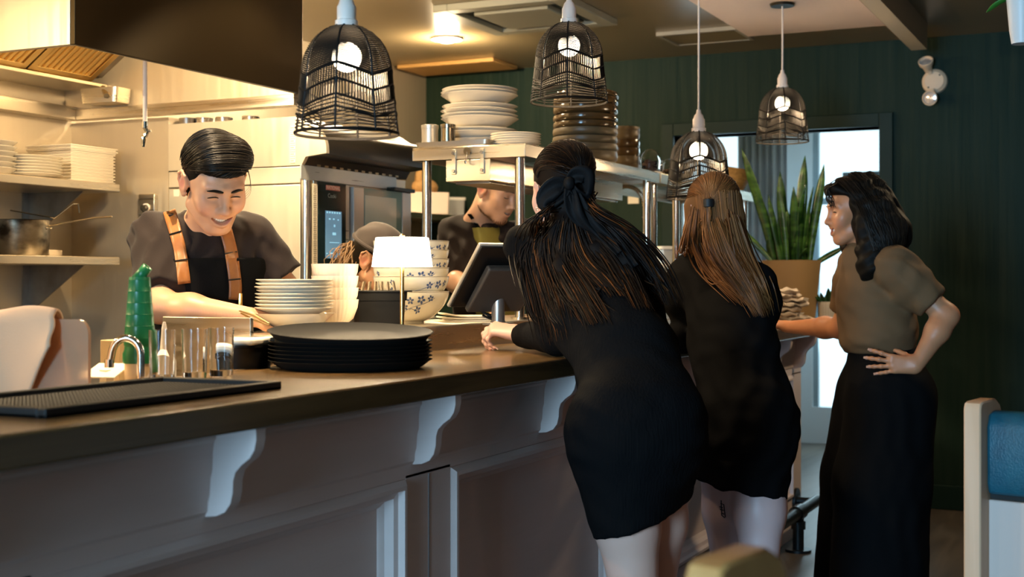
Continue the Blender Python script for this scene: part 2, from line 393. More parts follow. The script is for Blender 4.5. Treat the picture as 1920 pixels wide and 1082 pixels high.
bd.build('groove_shade_strip', mat('groove_shadow_paint', (.3, .27, .27), .6), bar)  # flat dark strips: the groove's shade is put into their colour
for (a0, a), (b, b0) in zip(pil[:-1], pil[1:]):
    mo = MB()
    prof = [(0, .0), (.012, -.012), (.022, -.012), (.026, .004), (.04, .008), (.048, .028), (.06, .036), (.062, .04), (0, .04)]
    for (p0, p1, dirv, up) in (((a, .2), (b, .2), X_, Z_), ((b, .8), (a, .8), -X_, -Z_), ((a, .8), (a, .2), -Z_, X_), ((b, .2), (b, .8), Z_, -X_)):
        n = len(prof); V = []
        L = math.hypot(p1[0]-p0[0], p1[1]-p0[1])
        for e, s in ((0, 1), (L, -1)):
            for (uu, yy) in prof:
                base = np.array([p0[0], YP+yy, p0[1]])+dirv*(e+s*uu)+up*uu; V.append(base)
        mo.add(V, [(i, (i+1) % n, n+(i+1) % n, n+i) for i in range(n)])
    mo.build('panel_moulding', PAINTW, bar, smooth=30)
cr = MB()
prof = [(0, .998), (-.026, .998), (-.026, .975), (-.021, .968), (-.018, .95), (-.017, .915), (-.013, .902), (-.011, .87), (-.007, .858), (-.006, .84), (0, .832)]
cr.prism([(p[0], p[1]) for p in prof], (-1.6, YP, 0), Y_, Z_, (8.23, 0, 0)); cr.build('cornice', PAINTW, bar, smooth=25)
def scurve():
    pts = [(0, .0)]
    o = .118
    for t in np.linspace(0, 1, 9): a = t*PI/2; pts.append((-o*.02-o*.30*math.sin(a)*1.0, 0.0+.05*(1-math.cos(a))))
    pts = [(.0, .0), (-.025, .003), (-.045, .012), (-.057, .028), (-.062, .048), (-.063, .07), (-.068, .086), (-.082, .1), (-.1, .113), (-.11, .128), (-.114, .146), (-.114, .168), (0, .168)]
    return pts
for i, x in enumerate((.46, 1.2, 1.956, 2.72, 3.44, 4.2, 4.95, 5.95, 6.44)):
    c = MB().prism(scurve(), (x, YP, .83), Y_, Z_, (.03, 0, 0)); c.build('corbel', PAINTW, bar, bevel=.0015)
# foot rail
fr = empty('foot_rail', (4.6, 1.36, 0), 'black iron pipe foot rail along the bottom of the bar', 'foot rail')
PIPE = mat('black_iron_pipe', (.03, .034, .036), .38, .7)
ZR, YR = .18, 1.46
MB().cyl((1.2, YR, ZR), (6.53, YR, ZR), .028, n=20).build('rail', PIPE, fr)
for x, xf in ((3.3, 2.8), (4.76, 4.17), (6.16, 6.5)):
    m = MB().cyl((x, YR, 0), (x, YR, ZR), .026, n=18).cyl((x, YR, 0), (x, YR, .012), .06, n=24).lathe([(.034, -.045), (.036, -.05), (.036, .05), (.034, .045)], (x, YR, ZR), 20, np.array([[0, 0, 1.], [0, 1, 0], [-1, 0, 0]])).cyl((x, YR, ZR-.04), (x, YR, ZR-.075), .034, n=18)
    m.build('floor_stand', PIPE, fr)
    m = MB().cyl((xf, YR, ZR), (xf, YP-.002, ZR), .02, n=16).cyl((xf, YP-.014, ZR), (xf, YP-.0008, ZR), .062, n=28)
    m.build('wall_flange', PIPE, fr)
# ---------------------------------------------------------------- on the bar
mt = MB().box((1.543, 1.535, ZC), (2.165, 1.835, ZC+.007))
for lo, hi in (((1.543, 1.535, ZC), (2.165, 1.553, ZC+.016)), ((1.543, 1.817, ZC), (2.165, 1.835, ZC+.016)), ((1.543, 1.553, ZC), (1.561, 1.817, ZC+.016)), ((2.147, 1.553, ZC), (2.165, 1.817, ZC+.016))): mt.box(lo, hi)
bm = mt.build('bar_mat', BLACKR, bevel=.002, label='large black rubber bar mat lying at the near end of the bar', cat='bar mat')
nb = MB()
for i in range(66):
    for j in range(28):
        x, y = 1.57+i*.0086, 1.561+j*.0088
        nb.add([(x, y, ZC+.007), (x+.005, y, ZC+.007), (x+.005, y+.005, ZC+.007), (x, y+.005, ZC+.007), (x+.0025, y+.0025, ZC+.0095)], [(0, 1, 4), (1, 2, 4), (2, 3, 4), (3, 0, 4)])
nb.build('nub', BLACKR, bm, smooth=0, kind='stuff')
def plate(name, m, r, h, c, label, group, cat='plate', tilt=None, n=48, foot=.6, t=.003, flute=None, well=.62):
    R = np.eye(3)
    if tilt: R = np.array(Matrix.Rotation(tilt[0], 3, Vector(tilt[1])))
    prof = [(0, .004), (r*foot, .004), (r*foot, 0), (r*foot+.006, 0), (r*well+.01, .006), (r*.98, h-t), (r, h-t*.4), (r*.985, h), (r*well, .004+t+.002), (0, .004+t)]
    return MB().lathe(prof, c, n, R, flute=flute).build(name, m, label=label, group=group, cat=cat, smooth=40)
# black platters
px0, py0 = 2.765, 1.756
for i in range(7):
    if i < 6: plate('black_platter', CERB, .2, .022, (px0, py0, ZC+i*.0092), f'black round platter, {ordn(6-i, 7)} of the low stack on the bar', 'black platters on the bar', foot=.8, well=.84, t=.0022)
plate('black_platter', CERB, .203, .026, (px0, py0, ZC+.066), 'black platter tilted on top of the low stack on the bar', 'black platters on the bar', tilt=(math.radians(4.0), tuple(RT*.95+FW*.3)), foot=.88, well=.86)
# black tubs beside
bt = MB().lathe([(0, 0), (.07, 0), (.078, .05), (.084, .052), (.084, .058), (0, .058)], (2.66, 1.98+.02, ZC), 36, sx=1.0, sy=.9)
bt.build('black_dish', BLACKP, label='black lidded dish behind the glasses on the bar', cat='dish').name
np_ = MB().box((2.6, 1.93, ZC+.058), (2.73, 2.05, ZC+.074)); np_.build('folded_napkin', mat('white_linen', (.78, .74, .66), .9), bevel=.006, label='folded white napkin on the black dish behind the glasses', cat='napkin')
def tumbler(x, y, label):
    r, h = .0285, .108
    o = empty('water_glass', (x, y, ZC), label, 'glass', 'short tumblers on the bar')
    MB().lathe([(0, 0), (r*.86, 0), (r*.9, .003), (r, h), (r-.0022, h), (r*.9-.002, .014), (0, .012)], (x, y, ZC), 36).build('tumbler_body', GLASS, o, smooth=50)
    return o
tumbler(XY(304, 1.905), 1.905, 'clear tumbler nearest the green bottle on the bar')
tumbler(XY(365, 1.885), 1.885, 'clear tumbler in the middle of the three on the bar')
tumbler(XY(415, 1.875), 1.875, 'clear tumbler nearest the black platters on the bar')
# ---------------------------------------------------------------- station behind the bar
SZ = .95
MB().box((.6, 1.965, .0), (2.688, 2.32, SZ)).build('steel_station', STEEL, bevel=.004, label='low stainless work station behind the near end of the bar', cat='work station')
MB().box((2.67, 1.985, SZ), (2.682, 2.26, 1.172)).build('steel_splash_guard', STEEL, bevel=.002, label='upright stainless guard between the glasses and the smiling cook', cat='splash guard')
# green pourer bottle
x, y = XY(262, 2.045), 2.045
gb = empty('pour_bottle', (x, y, SZ), 'tall green plastic pour bottle with a slanted spout', 'bottle')
GRP = mat('green_plastic', (.012, .16, .055), .32)
MB().lathe([(0, 0), (.031, 0), (.032, .008), (.032, .1), (0, .1)], (x, y, SZ), 30).build('jar_base', mat('sauce_brown', (.22, .13, .07), .3), gb)
MB().lathe([(.033, .1), (.0335, .085), (.0335, .142), (.028, .142), (0, .142)], (x, y, SZ), 30).build('label_band', mat('cream_sauce', (.72, .52, .3), .35), gb)
prof = [(0, .128), (.037, .128), (.0375, .135), (.0375, .15), (.034, .158), (.033, .166), (.035, .17), (.0345, .184)]
for i in range(5): zz = .186+i*.026; rr = .0342-i*.0021; prof += [(rr, zz), (rr-.0004, zz+.0006), (rr-.002, zz+.0248), (rr-.0016, zz+.0254)]
prof += [(.0235, .318), (.0225, .322), (0, .322)]
MB().lathe(prof, (x, y, SZ), 32).build('body', GRP, gb, smooth=30)
sp = MB().tube([np.array([x, y, SZ+.315])-RT*.006, np.array([x, y, SZ+.345])+RT*.018], [.0125, .0105], 18, caps=False); sp.build('spout', GRP, gb, solid=.0025)
# tap
tp = empty('tap', (XY(262, 2.0), 2.0, SZ), 'curved chrome tap behind the bar mat', 'tap')
b0 = np.array([XY(264, 2.0), 2.0, SZ]); z1 = 1.1
pts = [b0, b0+UP*(z1-SZ)]
r = .032
for t in np.linspace(0, 1, 14)[1:]:
    a = t*PI*.93; pts.append(b0+UP*(z1-SZ)+UP*r*math.sin(a)*1.15-RT*r*(1-math.cos(a)))
pts.append(pts[-1]-UP*.03-RT*.006)
MB().tube(pts, .0085, 14).build('spout', CHROME, tp); MB().tube([pts[-1]+UP*.012, pts[-1]-UP*.006], .0105, 14).cyl(b0, b0+UP*.02, .016).build('nozzle', CHROME, tp)
# acrylic divider with a towel over it
ad = MB()
def rrect(y0, y1, z0, z1, r, front): 
    pts = [(y1, z0), (y1, z1)]
    for t in np.linspace(0, 1, 8): a = PI/2+t*PI/2; pts.append((y0+r+r*math.cos(a), z1-r+r*math.sin(a)))
    pts.append((y0, z0)); return pts
ad.prism(rrect(1.972, 2.31, SZ, 1.183, .03, 0), (2.1, 0, 0), Y_, Z_, (.008, 0, 0))
ad.build('acrylic_divider', mat('milky_acrylic', (.85, .6, .42), .28, trans=.7, ior=1.2), label='translucent acrylic divider standing behind the bar mat', cat='divider', smooth=0)
G = []
yy = np.linspace(2.06, 2.42, 30)
for k, v in enumerate(np.linspace(-1, 1, 41)):
    row = []
    for i, y in enumerate(yy):
        e = (y-2.06)/.36
        ln = .16+.05*math.sin(3*e+1)-.02 if v > 0 else .06+.125*min(1, e*3.6)
        if abs(v) < .12: xx = 2.104+v/.12*.018; z = 1.19+.012*math.cos(v/.12*PI/2)+.006*math.sin(9*e)
        else:
            s = (abs(v)-.12)/.88; xx = 2.104+np.sign(v)*(.02+.016*math.sin(e*9+s*2)*s+.012*s); z = 1.19-s*ln*(1+.25*e)
        row.append((xx, y+(-.03*max(0, -v)*(1-e) if v < 0 else .03*v*(.5-e))+.006*math.sin(v*5+e*4), z))
    G.append(row)
tw = MB().grid(np.array(G)); tw.build('towel', mat('cream_towel', (.74, .48, .31), .95, bump=(500, .4, .002), sheen=.3), solid=.006, smooth=70, label='cream cloth towel draped over the acrylic divider', cat='towel')
# small things around the tap
MB().lathe([(0, 0), (.02, 0), (.021, .06), (.012, .075), (.008, .09), (0, .09)], (XY(279, 2.02), 2.02, SZ+.03), 20).lathe([(.018, -.03), (.021, -.03), (.021, 0), (.018, 0)], (XY(279, 2.02), 2.02, SZ+.03), 20).build('white_bottle', WHITEP, label='small plain white bottle beside the green pour bottle', cat='bottle')
sq = empty('squeeze_bottle', (XY(308, 2.1), 2.1, SZ), 'white squeeze bottle with a pointed nozzle behind the tumblers', 'squeeze bottle')
c = (XY(308, 2.1), 2.1, SZ)
MB().lathe([(0, 0), (.026, 0), (.028, .01), (.028, .12), (.024, .135), (0, .135)], c, 24).build('body', mat('milky_plastic', (.7, .72, .7), .35), sq)
MB().lathe([(.026, .13), (.027, .16), (.012, .168), (.0035, .215), (0, .216)], c, 24).build('nozzle', WHITEP, sq)
tr = empty('wire_tray', (XY(205, 2.2), 2.2, SZ), 'shallow steel wire tray behind the chrome tap', 'tray')
c = np.array([XY(205, 2.2), 2.2, SZ]); m = MB()
for zz, s in ((.02, 1.), (.06, 1.06)):
    m.tube([c+np.array([sx*.11*s, sy*.07*s, zz]) for sx, sy in ((-1, -1), (1, -1), (1, 1), (-1, 1))], .003, 6, closed=True)
m.build('rim', CHROME, tr); m = MB()
for i in range(9): m.tube([c+np.array([-.1+.025*i, -.075, .06]), c+np.array([-.1+.025*i, -.07, .02]), c+np.array([-.1+.025*i, .07, .02]), c+np.array([-.1+.025*i, .075, .06])], .0018, 5)
m.build('wire', CHROME, tr)
c = np.array([XY(222, 2.25), 2.25, SZ]); m = MB().box(c+np.array([-.03, -.03, .0]), c+np.array([.03, .03, .17])); m.build('small_carton', mat('tan_card', (.6, .42, .22), .7), bevel=.002, label='small tan carton standing behind the tap', cat='carton')
m = MB().obox((XY(200, 2.12), 2.12, SZ+.11), (.05, .04, .0015), ((.9, .3, .25), (-.3, .95, 0), (-.25, 0, .97))); 
m.box((XY(200, 2.12)-.012, 2.11, SZ), (XY(200, 2.12)+.012, 2.13, SZ+.112)); m.build('card_holder', mat('cream_card', (.8, .74, .6), .8), label='cream card on a little stand behind the tap', cat='card')
# ================================================================ LEDGE (back counter)
LY1 = 2.31
MB().prism([(2.69, 1.975), (7.3, 1.975), (7.3, LY1), (3.5, LY1), (3.5, 2.21), (2.69, 2.21)], (0, 0, 0), X_, Y_, (0, 0, ZL)).build('steel_ledge', STEEL, bevel=.004, smooth=0, label='long stainless back counter raised behind the bar', cat='back counter')
# cream plates
x, y = XY(552, 2.1), 2.1
for i in range(9):
    lab = f'cream plate, {ordn(8-i, 10)} of the stack beside the smiling cook'
    plate('cream_plate', CERC, [.107, .106, .108, .105, .107, .104, .107, .105, .106][i], .02, (x+.002*((i*7) % 3-1), y, ZL+.047+i*.0095), lab, 'cream plates beside the cook', foot=.55)
MB().lathe([(0, .003), (.05, .003), (.05, 0), (.056, 0), (.075, .018), (.1, .042), (.112, .05), (.108, .05), (.07, .022), (.05, .008), (0, .008)], (x, y, ZL), 48).build('cream_bowl', CERC, label='wide cream bowl at the bottom of the plate stack beside the cook', cat='bowl', group='cream plates beside the cook')
# tongs
t0 = P(450, 583, 3.45); t1 = P(505, 607, 3.3)
m = MB().tube([t0, (t0+t1)/2+UP*.004, t1], [.004, .006, .003], 8, flat=.5).tube([t0+RT*.004-UP*.006, (t0+t1)/2-UP*.008, t1-UP*.004], [.004, .006, .003], 8, flat=.5)
m.build('tongs', mat('brass_metal', (.75, .55, .25), .3, 1.), label='metal tongs held low in front of the cook beside the plate stack', cat='tongs')
# ribbed bowls
x, y = XY(628, 2.1), 2.1
RB = mat('striped_cream', (.84, .66, .46), .35, noise=((1, 1, 1), (.86, .78, .66)))
for i in range(4):
    z = ZL+i*.034
    o = empty('ribbed_bowl', (x, y, z), f'cream ribbed bowl, {ordn(3-i, 4)} of the stack beside the black container', 'bowl', 'ribbed bowls on the back counter')
    MB().lathe([(.03, .012), (.052, .03), (.064, .062), (.067, .085), (.065, .085), (.06, .06), (.045, .03), (0, .02)], (x, y, z), 96, flute=(32, .012)).build('bowl_body', RB, o, smooth=50)
    MB().lathe([(0, 0), (.026, 0), (.03, .004), (.03, .013), (0, .013)], (x, y, z), 32).build('foot_ring', mat('orange_glaze', (.75, .2, .07), .35), o)
# black container of sachets
bc = empty('black_container', (XY(706, 2.08), 2.08, ZL), 'deep black food container filled with sachets', 'container')
c = np.array([XY(706, 2.08), 2.08, ZL]); a1 = FW*.28+RT*.96; a1[2] = 0; a1 /= np.linalg.norm(a1); a2 = np.cross(UP, a1)
def rbox(mb, c, hx, hy, z0, z1, r, a1, a2, k=1.):
    rows = []
    for z, s in ((z0, 1.), (z1, k)):
        row = []
        for cx, cy, st0 in ((1, 1, 0), (-1, 1, 1), (-1, -1, 2), (1, -1, 3)):
            for t in range(5):
                a = (st0+t/4)*PI/2; row.append(c+a1*((hx-r)*cx+r*math.cos(a))*s+a2*((hy-r)*cy+r*math.sin(a))*s+UP*z)
        rows.append(row)
    n = 20; mb.add(rows[0]+rows[1], [(i, (i+1) % n, n+(i+1) % n, n+i) for i in range(n)]+[tuple(range(n))[::-1], tuple(range(n, 2*n))]); return mb
m = MB(); rbox(m, c, .075, .06, 0, .08, .02, a1, a2, 1.05); rbox(m, c, .083, .067, .08, .108, .022, a1, a2, 1.02); m.build('body', BLACKP, bc)
rm = MB(); rbox(rm, c, .097, .08, .106, .11, .024, a1, a2); rm.build('rim', BLACKP, bc)
for i in range(7):
    q = c+a1*(-.06+.019*i)+UP*.118
    s = MB().obox(q, (.022, .002, .02), (a2*.9+a1*.3, a1, UP*.92+a1*(.3-.08*i)))
    s.build('sachet', mat('striped_paper', (.55, .42, .25), .7, noise=((60, 60, 60), (.12, .09, .06))), label=f'{["first","second","third","fourth","fifth","sixth","seventh"][i]} striped paper sachet from the left in the black container', cat='sachet', group='sachets in the black container')
# floral bowls
x, y = XY(771, 2.15), 2.15
FLB = mat('blue_blossom', (.06, .1, .22), .3)
def blossom(mb, c, ang0, z0, rf, hit):
    pass
def bowl_r(t):         # outer radius of the bowl by height fraction
    return .045+.078*math.sin(min(1, t)*PI/2)**.75
BH = .105
def onbowl(a, zz, off=.0006):
    t = zz/BH; r = bowl_r(max(0, (t-.08)/.92))+off; return np.array([r*math.cos(a), r*math.sin(a), zz])
def flower(mb, cen, a, zz, s):
    for k in range(5):
        th = 2*PI*k/5+a*7; pts = []
        for j in range(7):
            q = 2*PI*j/7; uu = s*(.62+.42*math.cos(q)); vv = s*.3*math.sin(q)
            da = (uu*math.cos(th)-vv*math.sin(th))/.12; dz = uu*math.sin(th)+vv*math.cos(th)
            pts.append(cen+onbowl(a+da, zz+dz))
        mb.add(pts, [tuple(range(7))])
def twig(mb, cen, a0, z0, a1, z1):
    pts = [cen+onbowl(a0+(a1-a0)*t, z0+(z1-z0)*t+.004*math.sin(t*6), .0008) for t in np.linspace(0, 1, 9)]; mb.tube(pts, .0007, 4)
for i in range(6):
    z = ZL+(0 if i == 0 else .02+i*.0285)
    o = empty('floral_bowl', (x, y, z), f'pale bowl with blue blossoms, {ordn(5-i, 6)} of the tall stack behind the lamp', 'bowl', 'floral bowls on the back counter')
    cen = np.array([x, y, z]); prof = [(0, .004), (.034, .004), (.036, 0), (.041, 0), (.042, .008)]
    for t in np.linspace(0, 1, 12): prof.append((bowl_r(t), .008+t*(BH-.008)))
    prof += [(bowl_r(1)-.003, BH)]
    for t in np.linspace(1, 0, 8): prof.append((max(0.001, bowl_r(t)-.005), .013+t*(BH-.014)))
    prof.append((0, .012))
    fm = MB().lathe(prof, cen, 56); fm.cur = 1; fm.tube([cen+onbowl(2*PI*k/48, BH-.002, .0004) for k in range(48)], .0007, 4, closed=True); fm.cur = 2; base = math.atan2(-FW[1], -FW[0])
    for da, dz, s in ((.05, .075, .012), (.35, .078, .014), (.62, .082, .011), (-.12, .055, .012), (.28, .045, .013), (-1.0, .085, .009), (-1.05, .06, .01), (-.75, .05, .011)):
        if i == 0 or dz > .07 or da < -.5: flower(fm, cen, base+da+.55*(i % 2)*(i > 0), dz, s)
    twig(fm, cen, base-.3, .03, base+.75, .085); twig(fm, cen, base, .045, base+.3, .048); twig(fm, cen, base-1.2, .04, base-.95, .09)
    fm.build('bowl_body', [mat('bowl_glaze', (.7, .66, .55), .15, coat=.4, noise=(7, (.63, .58, .45))), mat('rim_brown', (.12, .09, .06), .4), FLB], o, smooth=45)
# lit table lamp
x, y = XY(754, 1.885), 1.885
lp = empty('table_lamp', (x, y, ZC), 'small table lamp with glowing white shade and thin brass stem', 'table lamp')
BRS = mat('lit_brass', (.85, .58, .2), .25, 1.)
MB().lathe([(0, 0), (.05, 0), (.052, .006), (.012, .012), (0, .012)], (x, y, ZC), 32).build('base', BRS, lp)
MB().cyl((x, y, ZC+.01), (x, y, ZC+.29), .0058, n=16).build('stem', BRS, lp)
zb = ZC+.252
MB().lathe([(.083, 0), (.0845, 0), (.074, .08), (.0725, .082), (0, .082), (0, .08), (.071, .08), (.083, 0)], (x, y, zb), 120, flute=(60, .012)).build('lamp_shade', mat('glowing_shade', (.95, .9, .8), .5, emis=((1., .9, .72), 5.)), lp, smooth=30)
MB().lathe([(0, .081), (.006, .081), (.008, .088), (0, .094)], (x, y, zb), 16).build('finial', BRS, lp)
l = bpy.data.lights.new('lamp_glow', 'POINT'); l.energy = 1.6; l.color = (1., .76, .46); l.shadow_soft_size = .03
lo = bpy.data.objects.new('lamp_glow', l); COL.objects.link(lo); lo.location = (x, y, zb-.02)
# tablet till
c0 = P(838, 574, 4.16); e1 = RT*.105-FW*.15+UP*.193; e2 = RT*.25+FW*.175; e2[2] = 0
L1, L2 = np.linalg.norm(e1), np.linalg.norm(e2); e1 /= L1; e2 /= L2; nn = np.cross(e1, e2); nn /= np.linalg.norm(nn)
if nn[2] < 0: nn = -nn                    # the screen side looks up towards the kitchen
tb = empty('till_tablet', c0+e2*.1-UP*(c0[2]-ZL), 'tilted black tablet till on a grey stand beside the fallen hair', 'tablet till')
tb['label'] = 'tilted black till tablet on a grey stand beside the woman leaning in'
cc = c0+e1*L1/2+e2*L2/2
MB().obox(cc, (L1/2, L2/2, .006), (e1, e2, nn)).build('screen', mat('tablet_edge', (.5, .46, .38), .35, .4), tb, bevel=.004)
MB().obox(cc-nn*.0075, (L1/2-.006, L2/2-.006, .004), (e1, e2, nn)).build('back_cover', BLACKP, tb, bevel=.003)
MB().obox(cc-nn*.03-e1*.03, (L1/2-.04, L2/2-.05, .012), (e1, e2, nn)).build('housing', mat('dark_grey_plastic', (.05, .045, .04), .4), tb, bevel=.006)
s0 = P(934, 560, 4.2); s0[2] = ZL
top = cc-nn*.04-e1*.02
MB().cyl(s0, s0+UP*.13, .021, n=28).cyl(s0, s0+UP*.006, .05, n=32).build('stand_post', mat('grey_metal', (.42, .4, .38), .35, .8), tb)
MB().tube([s0+UP*.12, s0+UP*.165, top], [.013, .014, .014], 12).build('tilt_joint', mat('joint_metal', (.3, .28, .25), .3, .9), tb)
h0 = cc-nn*.042-e1*.1
MB().tube([h0, h0-UP*.05+RT*.02, s0+UP*.045-RT*.06, s0+UP*.03-RT*.022], .004, 8).tube([h0+RT*.012, h0-UP*.06+RT*.03, s0+UP*.03-RT*.05, s0+UP*.022-RT*.022], .004, 8).build('cable', BLACKP, tb)
# papers
c = np.array([XY(868, 2.09), 2.09, ZL])
for i in range(3):
    m = MB(); G = []
    for u in np.linspace(-1, 1, 9): G.append([c+a1*(.085*u+.006*i)+a2*(.06*w)+UP*(.003+.0075*i+.005*max(0, -u)**2*i) for w in (-1, 1)])
    m.grid(np.array(G)); m.build('paper_booklet', mat('paper_cream', (.78, .71, .56), .8), solid=.0055, label=f'{ordn(2-i,3)} cream paper booklet of the pile under the till tablet', cat='booklet', group='booklets under the till')
# ================================================================ PASS SHELF
SY0, SY1 = 1.98, 2.44
def pass_shelf(x0, x1, posts, label):
    o = empty('pass_shelf', ((x0+x1)/2, 2.2, ZL), label, 'pass shelf', 'steel shelves over the back counter')
    m = MB().box((x0, SY0, ZS-.003), (x1, SY1, ZS))
    m.box((x0, SY0, ZS-.047), (x1, SY0+.003, ZS-.003)).box((x0, SY1-.003, ZS-.047), (x1, SY1, ZS-.003)).box((x0, SY0+.003, ZS-.047), (x0+.003, SY1-.003, ZS-.003)).box((x1-.003, SY0+.003, ZS-.047), (x1, SY1-.003, ZS-.003))
    m.build('deck', STEEL, o, bevel=.001)
    for (x, y) in posts:
        MB().cyl((x, y, ZL), (x, y, ZS-.004), .0175, n=24).cyl((x, y, ZL), (x, y, ZL+.008), .034, n=24).build('post', POST, o)
    return o
ps = pass_shelf(4.262, 5.70, [(4.3, 2.02), (4.3, 2.4), (5.64, 2.02), (5.64, 2.4)], 'long stainless pass shelf carrying the plate and brown bowl stacks')
p2 = pass_shelf(5.72, 7.3, [(5.755, 2.03), (5.755, 2.4), (6.2, 2.07), (7.25, 2.02), (7.25, 2.4)], 'second stainless shelf unit, further back, under the lowest pendant')
MB().box((5.95, 2.1, 1.3), (7.22, 2.42, 1.325)).build('lower_shelf', STEEL, p2)
MB().box((5.9, 1.976, ZS-.04), (6.0, 1.98, ZS-.008)).build('yellow_tag', mat('yellow_tag', (.5, .42, .06), .6, noise=(90, (.12, .1, .03))), p2)
hl = empty('heat_lamp', (5.0, 2.21, 1.62), 'long steel heat lamp box hung under the pass shelf', 'heat lamp')
m = MB().box((4.262, 2.12, 1.622), (5.6, 2.3, 1.70)); m.build('housing', STEEL, hl, bevel=.002)
MB().box((4.3, 2.14, 1.614), (5.57, 2.28, 1.6225)).build('reflector', STEELD, hl, bevel=.002)
for y in (2.15, 2.265):
    s = MB().box((4.256, y-.008, 1.648), (4.2615, y+.008, 1.738)); s.build('bracket', STEEL, hl, bevel=.001)
    s = MB()
    for z in (1.66, 1.724): s.cyl((4.257, y, z), (4.25, y, z), .006, n=12)
    s.build('bolt', STEELD, hl)
m = MB()
for y in (2.128, 2.292):
    for z in (1.63, 1.692): m.cyl((4.271, y, z), (4.266, y, z), .004, n=10)
m.cyl((4.271, 2.27, 1.645), (4.268, 2.27, 1.645), .005, n=10); m.build('screw', DARKM, hl)
q = np.array([4.258, 2.21, 1.73])
hk = MB().tube([q, q+(-.004, 0, -.02), q+(-.012, 0, -.04), q+(-.022, -.004, -.045), q+(-.03, -.006, -.038)], .0028, 8).lathe([(0, .003), (.014, .003), (.015, 0), (0, 0)], q, 20, RX)
hk.build('wall_hook', CHROME, label='small steel hook on the near end of the pass shelf', cat='hook')
# --- things on the pass shelf
G = 'stoneware and plates on the pass shelf'
x, y = XY(838, 2.3), 2.25
trm = MB(); rbox(trm, np.array([4.34, 2.285, ZS]), .06, .14, 0, .006, .02, X_, Y_, 1.02); rbox(trm, np.array([4.34, 2.285, ZS]), .066, .15, .006, .022, .02, X_, Y_, 1.03)
trm.build('sheet_tray', mat('tray_metal', (.5, .45, .38), .35, .9), label='shallow metal tray at the near end of the pass shelf', cat='tray')
for px, lab, mm in ((806, 'pale metal canister standing on the shallow tray', mat('matte_aluminium', (.6, .56, .48), .4, .85)), (840, 'darker shiny metal canister beside the white plate stack', mat('shiny_tin', (.35, .3, .22), .22, 1.))):
    x = 4.345 if px < 820 else 4.352; yy = {806: 2.355, 840: 2.3}[px]
    kk = (px-960)/FPX; yy = x*(.4305-.9026*kk)/(.9026+.4305*kk)
    r = .031 if px < 820 else .027
    o = empty('metal_canister', (x, yy, ZS+.022), lab, 'canister', 'canisters on the pass shelf')
    MB().lathe([(0, 0), (r, 0), (r, .058), (0, .058)], (x, yy, ZS+.022), 28).build('canister_body', mm, o); MB().lathe([(r+.001, .056), (r+.0015, .058), (r+.0015, .07), (r-.004, .072), (0, .072)], (x, yy, ZS+.022), 28).build('lid', mm, o)
# white plate stack
x, y = XY(899, 2.3), 2.3
zz = ZS; specs = [(.118, .022, .013), (.13, .03, .016), (.146, .033, .012), (.146, .026, .03), (.149, .034, .014), (.148, .025, .012), (.147, .024, .012), (.146, .024, .026), (.148, .034, .012), (.147, .025, .011), (.146, .02, .012)]
n = len(specs)
for i, (r, h, st_) in enumerate(specs):
    plate('white_plate', CERW, r, h, (x+.004*((i*5) % 3-1), y, zz), f'large white plate, {ordn(n-1-i, n)} of the tall stack on the pass shelf', 'white plates on the pass shelf', foot=.6, well=.66); zz += st_+.0065
x, y = XY(976, 2.06), 2.08
for i in range(5):
    plate('small_plate', CERC, .094-.001*(i % 2), .014, (x, y, ZS+i*.0086), f'cream side plate, {ordn(4-i, 5)} of the low stack behind the dark-haired woman', 'cream side plates on the pass shelf', foot=.6, t=.002)
plate('dark_plate', CERB, .12, .02, (XY(1000, 2.28), 2.28, ZS+.012), 'dark plate lying between the white plate stack and brown bowls', None)
MB().lathe([(0, 0), (.1, 0), (.1, .012), (0, .012)], (XY(1000, 2.28), 2.28, ZS), 40).build('trivet', BLACKP, label='thin dark trivet under the dark plate on the pass shelf', cat='trivet')
def bowlstack(px, y, r, rows, stack, group):
    x = XY(px, y); z = ZS; n = len(rows)
    for i, (h, mm, dx, tl) in enumerate(rows):
        R = np.array(Matrix.Rotation(tl, 3, Vector((.43, -.9, 0))))
        lab = f'{"glossy brown" if mm is CERN else "matt olive-brown"} bowl, {ordn(n-1-i, n)} of the {stack}'
        MB().lathe([(0, 0), (r*.72, 0), (r*.84, .004), (r*.925, h*.28), (r*.985, h*.42), (r, h*.68), (r*.985, h), (r*.96, h), (r*.945, h*.5), (r*.7, .012), (0, .01)], (x+dx, y, z), 56, R).build('stoneware_bowl', mm, label=lab, cat='bowl', group=group, smooth=50)
        z += h*.72+.003
bowlstack(1097, 2.16, .139, [(.058, CEROL, 0, 0), (.045, CEROL, .002, 0), (.042, CEROL, -.002, .01), (.042, CEROL, .001, -.01), (.036, CERN, .003, -.012), (.036, CERN, .002, -.02), (.05, CERN, .004, -.03), (.042, CERN, .006, -.06), (.03, CERN, .012, -.09)], 'wide stack on the pass shelf', 'wide stoneware bowls on the pass shelf')
bowlstack(1170, 2.2, .074, [(.052, CEROL, 0, 0), (.05, CEROL, 0, 0), (.05, CERN, .001, .01), (.048, CERN, .0, 0), (.054, CEROL, -.001, 0), (.03, CEROL, .0, 0)], 'narrow stack beside the wide one', 'narrow stoneware bowls on the pass shelf')
x, y = XY(1216, 2.33), 2.33
for i in range(6):
    plate('navy_plate', CERNV, .075+.002*(i % 2), .022, (x, y, ZS+.05+i*.0125), f'dark navy bowl, {ordn(5-i, 6)} of the stack behind the glass domes', 'navy bowls on the pass shelf', cat='bowl', foot=.55)
MB().lathe([(0, 0), (.06, 0), (.066, .05), (0, .05)], (x, y, ZS), 32).build('dark_pot', CERNV, label='dark pot under the navy bowls on the pass shelf', cat='pot')
